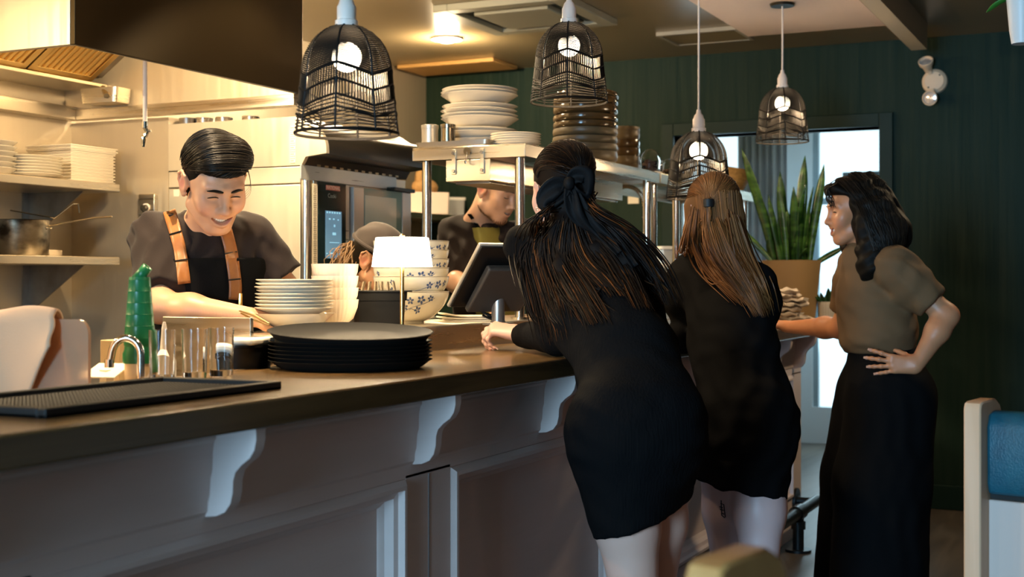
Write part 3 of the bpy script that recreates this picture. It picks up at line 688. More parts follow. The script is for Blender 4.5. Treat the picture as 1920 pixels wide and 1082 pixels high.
for px, yy, r, h, lab in ((1219, 2.06, .047, .105, 'nearer glass dome with dark dried leaves on the pass shelf'), (1252, 2.13, .042, .1, 'further glass dome with dark dried leaves, beside the pendant')):
    x = XY(px, yy); o = empty('glass_cloche', (x, yy, ZS), lab, 'glass dome', 'glass domes on the pass shelf')
    dm = mat('dome_glass', (1., .97, .93), .03, trans=1., ior=1.2)
    prof = [(r*.93, .014)]+[(r*math.cos(t), .014+h*.45+h*.55*math.sin(t)) for t in np.linspace(0, PI/2, 12)]
    prof = [(p, z) for p, z in prof]; prof[-1] = (0, prof[-1][1])
    inner = [(max(0, p-.002), z-.002) for p, z in prof[::-1]]
    MB().lathe(prof+inner[0:], (x, yy, ZS), 36).build('dome', dm, o, smooth=60)
    MB().lathe([(0, 0), (r*.9, 0), (r*1.12, .006), (r*1.12, .012), (0, .013)], (x, yy, ZS), 36).build('base', mat('pale_wood_base', (.62, .5, .36), .5), o)
    m = MB()
    for i in range(26):
        a, rr, z = rng.uniform(0, 6.28), r*.68*rng.uniform(.2, 1), rng.uniform(.018, h*.62)
        d = rng.normal(size=3); d, u, w = ortho(d); cc = np.array([x+rr*math.cos(a), yy+rr*math.sin(a), ZS+z])
        m.lathe([(0, -.004), (.007, -.002), (.009, .001), (.004, .003), (0, .003)], cc, 7, np.stack([u*1.5, w, d], 1))
    m.build('dried_leaves', mat('dried_leaf', (.05, .025, .015), .7), o, kind='stuff')
x, y = 6.70, 2.2
bk = MB(); prof = [(0, .004), (.075, 0), (.085, .01), (.105, .06), (.118, .105), (.124, .11), (.12, .114), (.1, .062), (.075, .014), (0, .012)]
q = P(1392, 326, 6.7); x, y = XY(1393, 2.03), 2.03
bk.lathe(prof, (x-.05, y+.07, ZS+.02), 72, np.array(Matrix.Rotation(.16, 3, Vector((.9, .43, 0)))), flute=(36, .012))
m = bk.build('woven_basket', mat('woven_straw', (.5, .27, .07), .6, noise=((25, 25, 90), (.3, .15, .03)), bump=((60, 60, 160), .8, .006)), label='round woven straw basket on the far end of the second shelf', cat='basket', smooth=60)
for i in range(7):
    z = .015+i*.0145; r = .086+.0052*i
    rb = None
# sprayer hose
pts = [P(1158, 366, 6.16), P(1160, 356, 6.16), P(1170, 350, 6.16), P(1187, 352, 6.16), P(1200, 362, 6.16), P(1208, 382, 6.16), P(1211, 420, 6.16), P(1211, 480, 6.16), P(1211, 560, 6.16)]
def smooth_path(pts, n=60):
    pts = np.array(pts); m = len(pts); out = []
    for t in np.linspace(0, m-1-1e-6, n):
        i = int(t); f = t-i; p0, p1, p2, p3 = pts[max(i-1, 0)], pts[i], pts[min(i+1, m-1)], pts[min(i+2, m-1)]
        out.append(.5*((2*p1)+(-p0+p2)*f+(2*p0-5*p1+4*p2-p3)*f*f+(-p0+3*p1-3*p2+p3)*f**3))
    return out
sp = empty('spray_hose', pts[-1], 'coiled metal pre-rinse spray hose behind the second shelf post', 'spray hose')
bp = pts[-1].copy(); pth = smooth_path(pts+[np.array([bp[0], bp[1], ZL])], 150)
MB().tube(pth, [.0105+.0022*math.sin(i*2.1) for i in range(150)], 10).build('hose', mat('coil_steel', (.5, .45, .36), .25, 1.), sp)
MB().tube([pts[0]-UP*.02-RT*.012, pts[0], pts[1]], [.009, .013, .01], 10).tube([pts[0]-UP*.02-RT*.012, pts[0]-UP*.03-RT*.016], .014, 12).build('spray_head', CHROME, sp)
MB().tube([P(1211, 407, 6.16)+RT*.016*math.cos(a)+FW*.016*math.sin(a) for a in np.linspace(0, 2*PI, 17)[:-1]], .004, 6, closed=True).tube([P(1215, 407, 6.16), P(1219, 409, 6.16)], .003, 5).build('cable_tie', BLACKP, sp)
q = np.array([7.63, 0, 0]); kk = (1187-960)/FPX; yq = 7.63*(.4305-.9026*kk)/(.9026+.4305*kk); dq = dep(7.63, yq); zq = H-(375-HZ)/FPX*dq
MB().box((7.634, yq-.035, zq-.022), (7.64, yq+.035, zq+.022)).build('notice_card', mat('cream_card', (.8, .74, .6), .8), label='small cream card fixed to the green wall behind the spray hose', cat='card')
# tub with crumbs
c = np.array([XY(1262, 2.2), 2.2, 1.3275]); tbx = empty('crumb_tub', c, 'clear plastic tub half full of crumbs on the lower shelf', 'tub')
PLC = mat('clear_plastic', (.8, .84, .86), .25, trans=.55, ior=1.2)
m = MB(); rbox(m, c, .085, .06, 0, .095, .015, a1, a2, 1.08); m.build('tub_body', PLC, tbx)
m = MB(); rbox(m, c, .096, .07, .095, .11, .015, a1, a2); m.build('lid', mat('pale_plastic', (.78, .78, .74), .4), tbx)
m = MB()
for i in range(140):
    cc = c+a1*rng.uniform(-.072, .072)+a2*rng.uniform(-.048, .048)+UP*(.006+abs(rng.normal())*.014); m.sphere(cc, rng.uniform(.005, .009), 6, 4)
m.build('crumbs', mat('crumb', (.5, .32, .16), .8), tbx, kind='stuff')
# far shelf in the corner
m = MB().box((6.5, 3.98, 1.64), (7.64, 4.27, 1.675)); m.build('corner_shelf', STEEL, label='steel shelf in the far kitchen corner holding white tubs', cat='shelf')
c = np.array([7.22, 4.1, 1.675]); m = MB()
def farx(px, y): return XY(px, y)
rbox(m, np.array([XY(786, 4.1), 4.1, 1.675]), .17, .1, 0, .135, .02, a1, a2, 1.03); m.build('white_tub', WHITEP, label='large white tub on the far corner shelf', cat='tub')
t2 = empty('lidded_tub', (XY(845, 4.08)-.3, 4.08, 1.675), 'smaller translucent lidded tub on the far corner shelf', 'tub')
c = np.array([7.52, 4.03, 1.675]); t2.location = c; ORG[t2.name] = Vector(c)
m = MB(); rbox(m, c, .085, .06, 0, .1, .015, a1, a2, 1.05); m.build('tub_body', PLC, t2)
m = MB(); rbox(m, c, .095, .066, .1, .118, .015, a1, a2); m.build('lid', mat('pale_plastic', (.78, .78, .74), .4), t2)
m = MB().sphere((XY(797, 4.1), 4.1, 1.85), .08, 20, 12, (1.6, .8, .7)).sphere((XY(790, 4.1), 4.1, 1.9), .05, 16, 10, (1., .8, 1.4))
m.build('paper_bag', mat('tan_paper_bag', (.5, .3, .12), .8, bump=(30, .8, .02)), label='crumpled tan paper bag on the large white tub', cat='bag')
# ================================================================ HOOD AND COOKING WALL
hd = empty('extractor_hood', (3.65, 3.5, 1.936), 'large stainless extractor hood hanging over the cooking wall', 'extractor hood')
HX0, HX1, HY, HZB = 3.065, 4.27, 2.93, 1.98
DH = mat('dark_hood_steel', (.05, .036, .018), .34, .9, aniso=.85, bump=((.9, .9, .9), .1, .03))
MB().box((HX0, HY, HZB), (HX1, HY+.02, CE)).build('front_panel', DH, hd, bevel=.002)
MB().box((HX0, HY+.02, HZB), (HX0+.02, 4.12, CE)).build('end_panel', STEELV, hd, bevel=.002)
MB().box((HX1-.02, HY+.02, HZB), (HX1, 4.12, CE)).build('end_panel', STEELV, hd, bevel=.002)
m = MB().box((HX0, 4.05, 1.936), (HX1, 4.12, 1.99)).box((HX1-.03, HY+.02, 1.936), (HX1+.02, 4.05, 1.98)); m.build('gutter', STEEL, hd, bevel=.002)
m = MB().box((1.2, 4.075, 1.936), (HX0, 4.12, 1.99)); m.build('wall_rail', STEEL, hd, bevel=.002)
# sloping filter bank inside
fz = [(3.9, 2.085), (3.35, 2.45)]
d = np.array([0, fz[1][0]-fz[0][0], fz[1][1]-fz[0][1]]); L = np.linalg.norm(d); d /= L; nrm = np.array([0, -d[2], d[1]]); nrm = -nrm if nrm[2] > 0 else nrm
o0 = np.array([0, 3.9, 2.085])
MB().obox(o0+d*L/2+X_*(HX0+HX1)/2-nrm*.03, ((HX1-HX0)/2-.02, L/2, .004), (X_, d, nrm)).build('filter_back', STEELD, hd)
FIL = mat('warm_filter_steel', (.6, .42, .17), .35, 1.)
for k in range(3):
    fx0 = HX0+.03+k*.36; fm = MB(); w = .35
    for lo in (0, w-.03): fm.obox(o0+X_*(fx0+lo+.015)+d*L/2, (.015, L/2, .012), (X_, d, nrm))
    for e in (.015, L-.015): fm.obox(o0+X_*(fx0+w/2)+d*e, (w/2, .015, .012), (X_, d, nrm))
    ff = fm.build('filter', FIL, hd, bevel=.002); fm = MB()
    for i in range(10): fm.tube([o0+X_*(fx0+.045+i*.029)+d*.02, o0+X_*(fx0+.045+i*.029)+d*(L-.02)], .0105, 8)
    fm.build('baffle', FIL, ff, kind='stuff')
MB().box((HX0+.02, 3.885, 2.06), (HX1-.02, 4.12, 2.075)).build('grease_trough', STEEL, hd, bevel=.002)
q = P(200, 180, 5.35); m = MB().tube([q+RT*-.03+UP*.04+FW*.05, q], .012, 12).cyl(q+RT*-.045+UP*.03+FW*.1, q+RT*-.03+UP*.04+FW*.05, .006)
m.build('fire_nozzle', STEEL, hd)
# bulkhead lamp box under hood
q = P(214, 205, 5.25); q = np.array([4.19, 3.84, 1.985]); lbx = MB(); rbox(lbx, q, .05, .09, 0, .06, .02, X_, Y_, 1.08); lb = lbx.build('steel_pan', STEEL, label='small rounded steel pan fixed inside the hood corner', cat='pan')
# white pipe with valve
q = P(272, 118, 4.45); b = P(272, 228, 4.45)
wp = empty('gas_pipe', b, 'thin white pipe with a chrome valve hanging from the hood', 'pipe')
MB().cyl((q[0], q[1], CE), b, .008, n=14).build('pipe', WHITEP, wp)
m = MB().cyl(b, b-UP*.022, .011, n=12).tube([b-UP*.02, b-UP*.035+RT*.008, b-UP*.05], .008, 10).cyl(b-UP*.03, b-UP*.03+RT*.02, .005).tube([b-UP*.05, b-UP*.055-RT*.004, b-UP*.085-RT*.006], [.009, .01, .005], 10)
m.build('valve', CHROME, wp)
# wall shelves
def wall_shelf(py, x1, label, zname):
    yy = 3.74; 
    kk = (225-960)/FPX; x1 = XY(225, yy); dd = dep(x1, yy); z = H-(py-HZ)/FPX*dd
    o = empty('wall_shelf', (x1-1., yy+.19, z), label, 'wall shelf', 'steel wall shelves')
    MB().box((x1-2.6, yy, z-.034), (x1, 4.12, z)).build('shelf_board', STEEL, o, bevel=.004)
    for xb in (x1-.12, x1-1.3):
        b = MB().prism([(0, 0), (-.3, 0), (0, -.2)], (xb, 4.12, z-.034), Y_, Z_, (.006, 0, 0)).box((xb-.03, 4.112, z-.235), (xb+.006, 4.12, z-.034)); b.build('bracket', STEELD, o)
    return x1, z, o
sx, sz1, _ = wall_shelf(345, 0, 'upper stainless wall shelf holding the pale plates', 'u')
sx, sz2, _ = wall_shelf(482, 0, 'lower stainless wall shelf holding the saucepan', 'l')
# rectangular trays
PALE = mat('pale_melamine', (.8, .72, .58), .4)
c = np.array([XY(135, 3.93), 3.93, sz1])
for i in range(12):
    m = MB(); k = i*.0125; s = 1.0 if i < 10 else 1.06
    m.box(c+(-.12*s, -.11*s, k), c+(.12*s, .11*s, k+.006)).box(c+(-.125*s, -.115*s, k+.006), c+(.125*s, .115*s, k+.0105))
    m.build('square_plate', PALE, bevel=.002, label=f'pale square plate, {ordn(11-i, 12)} of the pile on the upper wall shelf', cat='plate', group='square plates on the wall shelf')
x, y = XY(52, 3.88), 3.88
for i in range(7): plate('round_plate', CERC, .13, .018, (x, y, sz1+i*.011), f'cream round plate, {ordn(6-i, 7)} of the stack on the upper wall shelf', 'round plates on the wall shelf')
x = XY(-20, 3.9)
for i in range(6): plate('deep_plate', CERW, .1, .03, (x, 3.9, sz1+i*.02), f'white deep plate, {ordn(5-i, 6)} of the stack cut by the photo edge', 'deep plates on the wall shelf')
# saucepan
x, y = XY(38, 3.9), 3.9
sp = empty('saucepan', (x, y, sz2), 'worn steel saucepan with a long handle on the lower wall shelf', 'saucepan')
MB().lathe([(0, 0), (.098, 0), (.105, .01), (.112, .135), (.116, .137), (.109, .135), (.1, .012), (0, .01)], (x, y, sz2), 44).build('pan_body', mat('burnt_steel', (.42, .36, .27), .35, 1., noise=((9, 9, 14), (.06, .045, .03), (.42, .62))), sp, smooth=50)
h0 = np.array([x, y, sz2+.115])+RT*.112
hm = MB().tube([h0, h0+RT*.05+UP*.01, h0+RT*.17+UP*.03, h0+RT*.24+UP*.035], [.009, .007, .006, .007], 8, flat=.5); hm.build('handle', STEEL, sp)
m = MB()
for e in (.02, -.02): m.sphere(h0+FW*e-RT*.002-UP*.01, .006, 8, 6)
m.build('rivet', STEEL, sp)
q = P(60, 425, 5.15)
MB().tube([h0-RT*.05+UP*.06-RT*.1, h0+UP*.03+RT*.02, h0+RT*.09+UP*.085, h0+RT*.11+UP*.085, h0+RT*.115+UP*.05], .0028, 6).build('wire_whisk', CHROME, label='thin wire whisk resting across the saucepan', cat='whisk')
m = MB().box((XY(92, 3.84)-.03, 3.81, sz2), (XY(92, 3.84)+.04, 3.87, sz2+.024)); m.build('soap_block', mat('off_white_block', (.62, .5, .34), .7), bevel=.003, label='small off-white block beside the saucepan', cat='block')
# switch plate with plug on the partition
kk = (281-960)/FPX; yq = 4.29*(.4305-.9026*kk)/(.9026+.4305*kk); dq = dep(4.29, yq); zq = H-(385-HZ)/FPX*dq
so = empty('wall_socket', (4.29, yq, zq), 'steel wall socket with a black plug behind the smiling cook', 'socket')
MB().box((4.268, yq-.042, zq-.045), (4.29, yq+.042, zq+.045)).build('back_box', STEEL, so, bevel=.003)
m = MB().cyl((4.268, yq, zq-.012), (4.262, yq, zq-.012), .019, n=24); m.build('outlet', WHITEP, so)
MB().tube([(4.266, yq, zq-.012), (4.235, yq-.012, zq-.014), (4.215, yq-.03, zq-.02), (4.21, yq-.06, zq-.05), (4.22, yq-.09, zq-.16)], [.014, .013, .009, .006, .006], 10).build('plug', BLACKP, so)
# ================================================================ OVEN STACK
ov = empty('combi_oven', (4.7, 3.25, .1), 'tall stainless oven stack with a touch screen and glass door', 'oven')
OX0, OX1, OY0, OY1 = 4.29, 5.1, 2.95, 3.6
def OV(px, py, Y=OY0): x = XY(px, Y); return np.array([x, Y, H-(py-HZ)/FPX*dep(x, Y)])
OSIDE = mat('pale_oven_steel', (.7, .63, .5), .34, .6, streak=((40, 40, 2), .3, .44))
OFR = mat('oven_front_steel', (.52, .54, .53), .36, .55, streak=((3, 3, 60), .26, .4))
MB().box((OX0, OY0+.004, .1), (OX1, OY1, 1.637)).build('oven_body', OSIDE, ov, bevel=.004)
MB().box((OX0, OY0+.004, 1.641), (OX1, OY1, 1.706)).build('top_band', OSIDE, ov, bevel=.003)
# extraction hood of the oven with curved nose
prof = [(OY1, 1.71), (OY0, 1.71), (OY0-.02, 1.742), (2.835, 1.752)]
for t in np.linspace(0, 1, 8): a = t*PI/2; prof.append((2.835+.09*(1-math.cos(a)), 1.765+.1*math.sin(a)))
prof += [(2.98, 1.9), (OY1, 1.9)]
MB().prism(prof, (OX0, 0, 0), Y_, Z_, (.02, 0, 0)).build('hood_cheek', OSIDE, ov)
MB().prism([(p[0]+.001, p[1]-.001) for p in prof], (OX0+.02, 0, 0), Y_, Z_, (OX1-OX0-.02, 0, 0)).build('hood_nose', mat('black_enamel', (.02, .017, .013), .3, .3), ov, smooth=50)
for i in range(12): x = OX0+.1+i*.055; MB().box((x, OY0-.006, 1.712), (x+.026, OY0+.003, 1.765)).build('vent_slat', mat('vent_brass', (.3, .24, .14), .35, .8), ov)
a, b2 = OV(563, 300), OV(742, 342)
MB().box((a[0], OY0-.004, 1.655), (b2[0], OY0+.003, 1.712)).build('upper_panel', OFR, ov, bevel=.002)
z0, z1 = .55, 1.652
m = MB().cyl((OX0+.03, OY0-.002, z0), (OX0+.03, OY0-.002, z1), .03, n=28); m.build('corner_column', POST, ov)
x0 = OV(589, 333)[0]; x1 = OV(641, 333)[0]; x2 = OV(648, 333)[0]; x3 = OV(652, 333)[0]; x4 = OV(671, 343)[0]; x5 = OV(744, 343)[0]; x6 = OV(760, 343)[0]
MB().box((OX0+.05, OY0-.014, z0), (x0, OY0+.003, z1)).build('side_trim', OFR, ov, bevel=.002)
cp = MB().box((x0, OY0-.02, z0), (x1, OY0+.003, z1)).build('control_panel', mat('dark_teal_glass', (.006, .022, .028), .12, coat=.3), ov, bevel=.002)
MB().box((x1, OY0-.018, z0), (x2, OY0+.003, z1)).build('door_jamb', OFR, ov, bevel=.002)
# the door
dr = MB()
for lo, hi in (((x3, OY0-.03, z0), (x4, OY0+.003, z1-.005)), ((x5, OY0-.03, z0), (x6, OY0+.003, z1-.005)), ((x4, OY0-.03, z0), (x5, OY0+.003, z0+.05))): dr.box(lo, hi)
dr = dr.build('oven_door', OFR, ov, bevel=.003)
MB().box((x4, OY0-.026, z0+.05), (x5, OY0-.01, z1-.005)).build('door_glass', mat('door_teal_glass', (.14, .28, .31), .15, coat=.4), dr)
zg = OV(680, 367)[2]
MB().box((x4+.012, OY0-.0275, z0+.1), (x5-.05, OY0-.026, zg)).build('inner_pane', mat('pale_teal_glass', (.42, .58, .6), .25, coat=.3), dr)
MB().box((x5-.09, OY0-.045, z1-.004), (x6+.01, OY0-.0, z1+.012)).build('hinge', DARKM, dr, bevel=.003)
# screen, badge, lettering
s0, s1 = OV(602, 395), OV(632, 485); yy = OY0-.0205
MB().box((s0[0], yy-.001, s1[2]), (s1[0], yy+.002, s0[2])).build('touch_screen', mat('lit_screen', (.1, .2, .28), .25, emis=((.17, .33, .46), .55)), cp)
sw, sh = s1[0]-s0[0], s0[2]-s1[2]; ic = MB()
for i in range(6): ic.box((s0[0]+sw*(.06+i*.155), yy-.002, s0[2]-sh*.05), (s0[0]+sw*(.14+i*.155), yy-.0011, s0[2]-sh*.015))
for i, (u, v, w, h) in enumerate(((.25, .17, .09, .03), (.5, .17, .09, .03), (.78, .18, .07, .025), (.55, .31, .08, .05), (.53, .48, .2, .055), (.55, .665, .6, .012), (.08, .9, .06, .02), (.4, .9, .28, .03))):
    ic.box((s0[0]+sw*(u-w/2), yy-.002, s0[2]-sh*(v+h/2)), (s0[0]+sw*(u+w/2), yy-.0011, s0[2]-sh*(v-h/2)))
ic.build('screen_icon', mat('screen_icon_blue', (.3, .6, .75), .4, emis=((.3, .62, .8), .9)), cp)
b0, b1 = OV(603, 347), OV(629, 359)
MB().box((b0[0], yy-.0015, b1[2]), (b1[0], yy+.002, b0[2])).build('badge', mat('badge_red', (.55, .16, .12), .4), cp)
text_mb('RATIONAL', .022*.9, ((b0[0]+b1[0])/2, yy-.0012, (b0[2]+b1[2])/2), X_, Z_, -Y_, .001, bold=.0004).build('badge_lettering', mat('badge_cream', (.75, .6, .5), .5), cp, smooth=0)
g = OV(614, 368); text_mb('Cooki', .024, (g[0], yy, g[2]), X_, Z_, -Y_, .001).build('panel_lettering', mat('panel_grey_print', (.35, .38, .36), .5), cp, smooth=0)
# stickers
PRT = mat('sticker_print', (.3, .27, .2), .6); STK = mat('sticker_cream', (.82, .73, .55), .5)
def sticker_side(px, py0, py1, wd):
    kk = (px-960)/FPX; yq = OX0*(.4305-.9026*kk)/(.9026+.4305*kk); d = dep(OX0, yq); z0, z1 = H-(py1-HZ)/FPX*d, H-(py0-HZ)/FPX*d
    MB().box((OX0-.0012, yq-wd/2, z0), (OX0, yq+wd/2, z1)).build('warning_sticker', STK, ov); m = MB(); n = int((z1-z0)/.0085)
    for i in range(n):
        zz = z1-.006-i*.0085
        for j in range(3 if i % 3 else 2):
            y0 = yq+wd*.4-j*wd*.3; m.box((OX0-.0016, y0-wd*(.22 if i % 3 else .34), zz-.004), (OX0-.0012, y0, zz))
    m.build('sticker_marks', PRT, ov)
sticker_side(549, 236, 306, .025)
c0 = OV(577, 345); c1 = OV(577, 520)
MB().box((c0[0]-.016, OY0-.0345, c1[2]), (c0[0]+.016, OY0-.033, c0[2])).build('info_sticker', STK, ov); m = MB()
for i in range(46):
    zz = c0[2]-.008-i*(c0[2]-c1[2]-.02)/46; w = .011 if i % 4 else .006
    m.box((c0[0]-w, OY0-.035, zz-.0032), (c0[0]+w*.8, OY0-.0345, zz))
m.build('sticker_marks', PRT, ov)
kk = (331-960)/FPX; yq = OX0*(.4305-.9026*kk)/(.9026+.4305*kk); d = dep(OX0, yq); zq = H-(362-HZ)/FPX*d
MB().box((OX0-.0012, yq-.014, zq-.014), (OX0, yq+.014, zq+.014)).build('small_sticker', STK, ov)
# things showing in the gap on top of the oven
for i, px in enumerate((352, 383, 420, 470)):
    kk = (px-960)/FPX; x = 4.36+.02*i; yq = x*(.4305-.9026*kk)/(.9026+.4305*kk)
    MB().lathe([(0, 0), (.035, 0), (.036, .03), (0, .03)], (x, yq, 1.9), 20).build('steel_tin', STEELD if i == 0 else STEEL, label=f'{["darkest","second","third","last"][i]} steel tin from the left on top of the oven stack', cat='tin', group='tins on the oven stack')
# ================================================================ FAR END OF THE BAR
x, y = XY(1484, 1.63), 1.63
pp = empty('snake_plant', (x, y, ZC), 'tall snake plant in a round tan pot at the far end of the bar', 'potted plant')
MB().lathe([(0, 0), (.115, 0), (.119, .01), (.148, .31), (.15, .315), (.143, .315), (.135, .27), (0, .265)], (x, y, ZC), 48).build('plant_pot', mat('tan_pot', (.42, .27, .12), .55), pp)
MB().lathe([(0, .28), (.138, .28)], (x, y, ZC), 32).build('soil', mat('dark_soil', (.03, .02, .012), .9), pp)
LEAF = mat('snake_leaf', (.009, .042, .007), .35, noise=((9, 9, 38), (.045, .12, .018), (.44, .62)), coat=.15)
def leaf(base, tip, w, bend, twist, parent, nm='leaf', mm=None, curl=.25):
    base, tip = np.array(base), np.array(tip); ax = tip-base; L = np.linalg.norm(ax); ax /= L
    side = np.cross(ax, [math.cos(twist), math.sin(twist), .01]); side /= np.linalg.norm(side); nr = np.cross(side, ax); G = []
    for t in np.linspace(0, 1, 15):
        ww = w*(.55+.75*t-.1*t*t)*(1 if t < .5 else max(.02, 1-((t-.5)/.5)**2.2))
        cc = base+ax*L*t+np.array(bend)*math.sin(t*PI*.5)**2*t
        G.append([cc+side*ww*s+nr*ww*curl*(abs(s)-.3)*2 for s in (-1, -.5, 0, .5, 1)])
    return MB().grid(np.array(G)).build(nm, mm or LEAF, parent, solid=.003, smooth=80)
soil = np.array([x, y, ZC+.275])
for (px, py, w, bx, by, tw) in ((1402, 278, .026, -.05, .03, .2), (1467, 322, .026, -.02, 0, .6), (1505, 292, .03, .02, 0, 1.0), (1534, 308, .026, .05, 0, .3), (1447, 365, .022, -.03, 0, 1.4), (1488, 350, .028, 0, 0, .0), (1518, 350, .024, .03, 0, 2.), (1433, 372, .016, -.02, 0, .8), (1496, 372, .022, 0, 0, 2.6), (1476, 392, .024, 0, 0, .4), (1515, 405, .026, 0, 0, 1.2), (1458, 410, .022, 0, 0, 2.2), (1500, 430, .024, 0, 0, .7), (1470, 440, .02, 0, 0, 1.8), (1398, 420, .016, -.09, 0, 1.), (1565, 460, .016, .1, 0, .5), (1530, 430, .02, 0, 0, 1.9), (1482, 420, .026, 0, 0, 1.1), (1462, 350, .024, -.02, 0, .1), (1508, 345, .026, .01, 0, 1.5), (1525, 372, .022, .03, 0, .6), (1450, 430, .022, 0, 0, 2.7), (1490, 455, .024, 0, 0, .2), (1512, 465, .022, 0, 0, 1.4), (1440, 450, .02, -.01, 0, .9)):
    d = dep(x, y)+rng.uniform(-.08, .08); tip = P(px, py, d)
    bs = soil+RT*np.clip((px-1485)/FPX*d*.55, -.09, .09)+FW*rng.uniform(-.06, .06)
    leaf(bs, tip, w*1.05, RT*bx*.6, tw-.4, pp)
x2, y2 = XY(1545, 1.5), 1.5
sp = empty('small_plant', (x2, y2, ZC), 'small green succulent in a white ribbed pot beside the tan pot', 'potted plant')
x2, y2 = 6.775, 1.45
sp.location = (x2, y2, ZC); ORG[sp.name] = Vector((x2, y2, ZC))
MB().lathe([(0, 0), (.044, 0), (.05, .01), (.057, .105), (.052, .105), (.048, .09), (0, .088)], (x2, y2, ZC), 80, flute=(28, .02)).build('plant_pot', mat('white_pot', (.72, .68, .6), .5), sp)
for i in range(16):
    a = i*2.4; r = .03+.035*rng.random(); bs = np.array([x2+.02*math.cos(a), y2+.02*math.sin(a), ZC+.09]); leaf(bs, bs+np.array([r*math.cos(a)*1.4, r*math.sin(a)*1.4, .035+.04*rng.random()]), .013, (0, 0, .01), a, sp, mm=mat('succulent', (.02, .09, .025), .4), curl=.4)
# cloth napkins
NAP = mat('linen_cream', (.62, .53, .44), .9, bump=(300, .3, .002))
cx, cy = XY(1478, 1.52), 1.52
for i in range(8):
    z = ZC+.004+i*.0215; w = .078-.003*i; G = []
    ang = .5+.5*math.sin(i*2.3); ux = np.array([math.cos(ang), math.sin(ang), 0]); uy = np.cross(UP, ux)
    off = RT*(.03*math.sin(i*1.7))
    if i == 0: off = RT*.06
    for u in np.linspace(0, 2*PI, 26):
        row = []
        for v in np.linspace(-1, 1, 13):
            rx = w*(1+.06*math.sin(3*v+i)); h = .0095+.0035*math.sin(v*4+i*1.3)
            row.append(np.array([cx, cy, z+.009])+off+ux*rx*math.copysign(abs(math.cos(u))**.7, math.cos(u))+uy*.062*v*(1+.1*math.sin(u*2+i))+UP*(h*math.sin(u)+.004*math.sin(v*7+u+i)+.003*math.sin(4*u+i)))
        G.append(row)
    m = MB().grid(np.array(G))
    for e, k in ((0, 1), (12, -1)):
        m.add([G[j][e] for j in range(25)], [tuple(range(25))[::k]])
    m.build('cloth_napkin', NAP, smooth=60, label=f'folded cream cloth napkin, {ordn(7-i, 8)} of the rumpled pile at the bar end', cat='napkin', group='cloth napkins at the bar end')
# ================================================================ SEATING AND HANGING POT
BLUEL = mat('blue_leather', (.006, .085, .125), .42, noise=(22, (.004, .055, .085)), bump=(220, .3, .003))
CHW = mat('pale_back_panel', (.56, .44, .38), .45)
def bench(c, ang, L, label, low=0., OAK=OAK):
    u = np.array([math.cos(ang), math.sin(ang), 0]); w = np.array([math.sin(ang), -math.cos(ang), 0])   # u: away, w: to the right
    c = np.array(c, float); o = empty('booth_seat', (c[0], c[1], 0), label, 'booth seat', 'booth seats')
    def sect(zt): return None
    for e in (0, L):
        b = c+w*e; poly = [(0, 0), (0, .972), (.006, .984), (.02, .988), (.1, .99), (.13, .975), (.14, .96), (.14, 0)]
        MB().prism(poly, b*np.array([1, 1, 0]), u, UP, w*.04).build('end_post', OAK, o, bevel=.004)
    b = c*np.array([1, 1, 0])
    MB().prism([(.05, .02), (.05, .762), (.09, .762), (.09, .02)], b+w*.04, u, UP, w*(L-.04)).build('back_panel', CHW, o, bevel=.003)
    MB().prism([(.042, .775), (.034, .8), (.032, .93-low), (.044, .958-low), (.07, .966-low), (.1, .955-low), (.108, .8), (.1, .775)], b+w*.041, u, UP, w*(L-.042)).build('back_pad', BLUEL, o, bevel=.008, smooth=60)
    MB().prism([(.06, .764), (.06, .774), (.09, .774), (.09, .764)], b+w*.041, u, UP, w*(L-.042)).build('gap_shade_strip', BLACKP, o)  # black strip standing in for the shade of the gap
    MB().prism([(.12, .4), (.12, .46), (.5, .46), (.52, .44), (.52, .4)], b+w*.02, u, UP, w*L).build('seat', BLUEL, o, bevel=.01)
    MB().prism([(.12, .02), (.12, .4), (.48, .4), (.48, .02)], b+w*.03, u, UP, w*(L-.02)).build('seat_base', OAK, o)
th = math.radians(-13.5)
q = P(1806, 763, 3.03); bench(q, th, 1.25, 'booth seat with a blue leather back by the green wall')
q = P(1283, 1074, 1.31); bench(q, th, 1.25, 'nearest booth seat, only the wooden post top showing at the bottom edge', .06, HONEY)
q = P(1916, 20, 4.0)
hp = empty('hanging_pot', (q[0], q[1], q[2]-.12), 'white hanging flower pot at the top right corner', 'hanging plant')
MB().lathe([(0, -.1), (.03, -.1), (.036, -.06), (.045, .04), (.052, .045), (.053, .062), (.046, .062), (.04, .03), (0, .03)], q, 32).build('plant_pot', mat('white_hanging_pot', (.72, .72, .7), .4), hp)
MB().tube([q+UP*.06+RT*.05, (q[0], q[1], CE)], .002, 5).tube([q+UP*.06-RT*.05, (q[0], q[1], CE)], .002, 5).build('hanger', BLACKP, hp)
for i in range(12):
    a = i*2.4; bs = q+np.array([.02*math.cos(a), .02*math.sin(a), .04]); leaf(bs, bs+np.array([.09*math.cos(a), .09*math.sin(a), .05+.05*math.sin(i)]), .018, (0, 0, -.03), a, hp, mm=mat('hanging_leaf', (.03, .16, .02), .4))
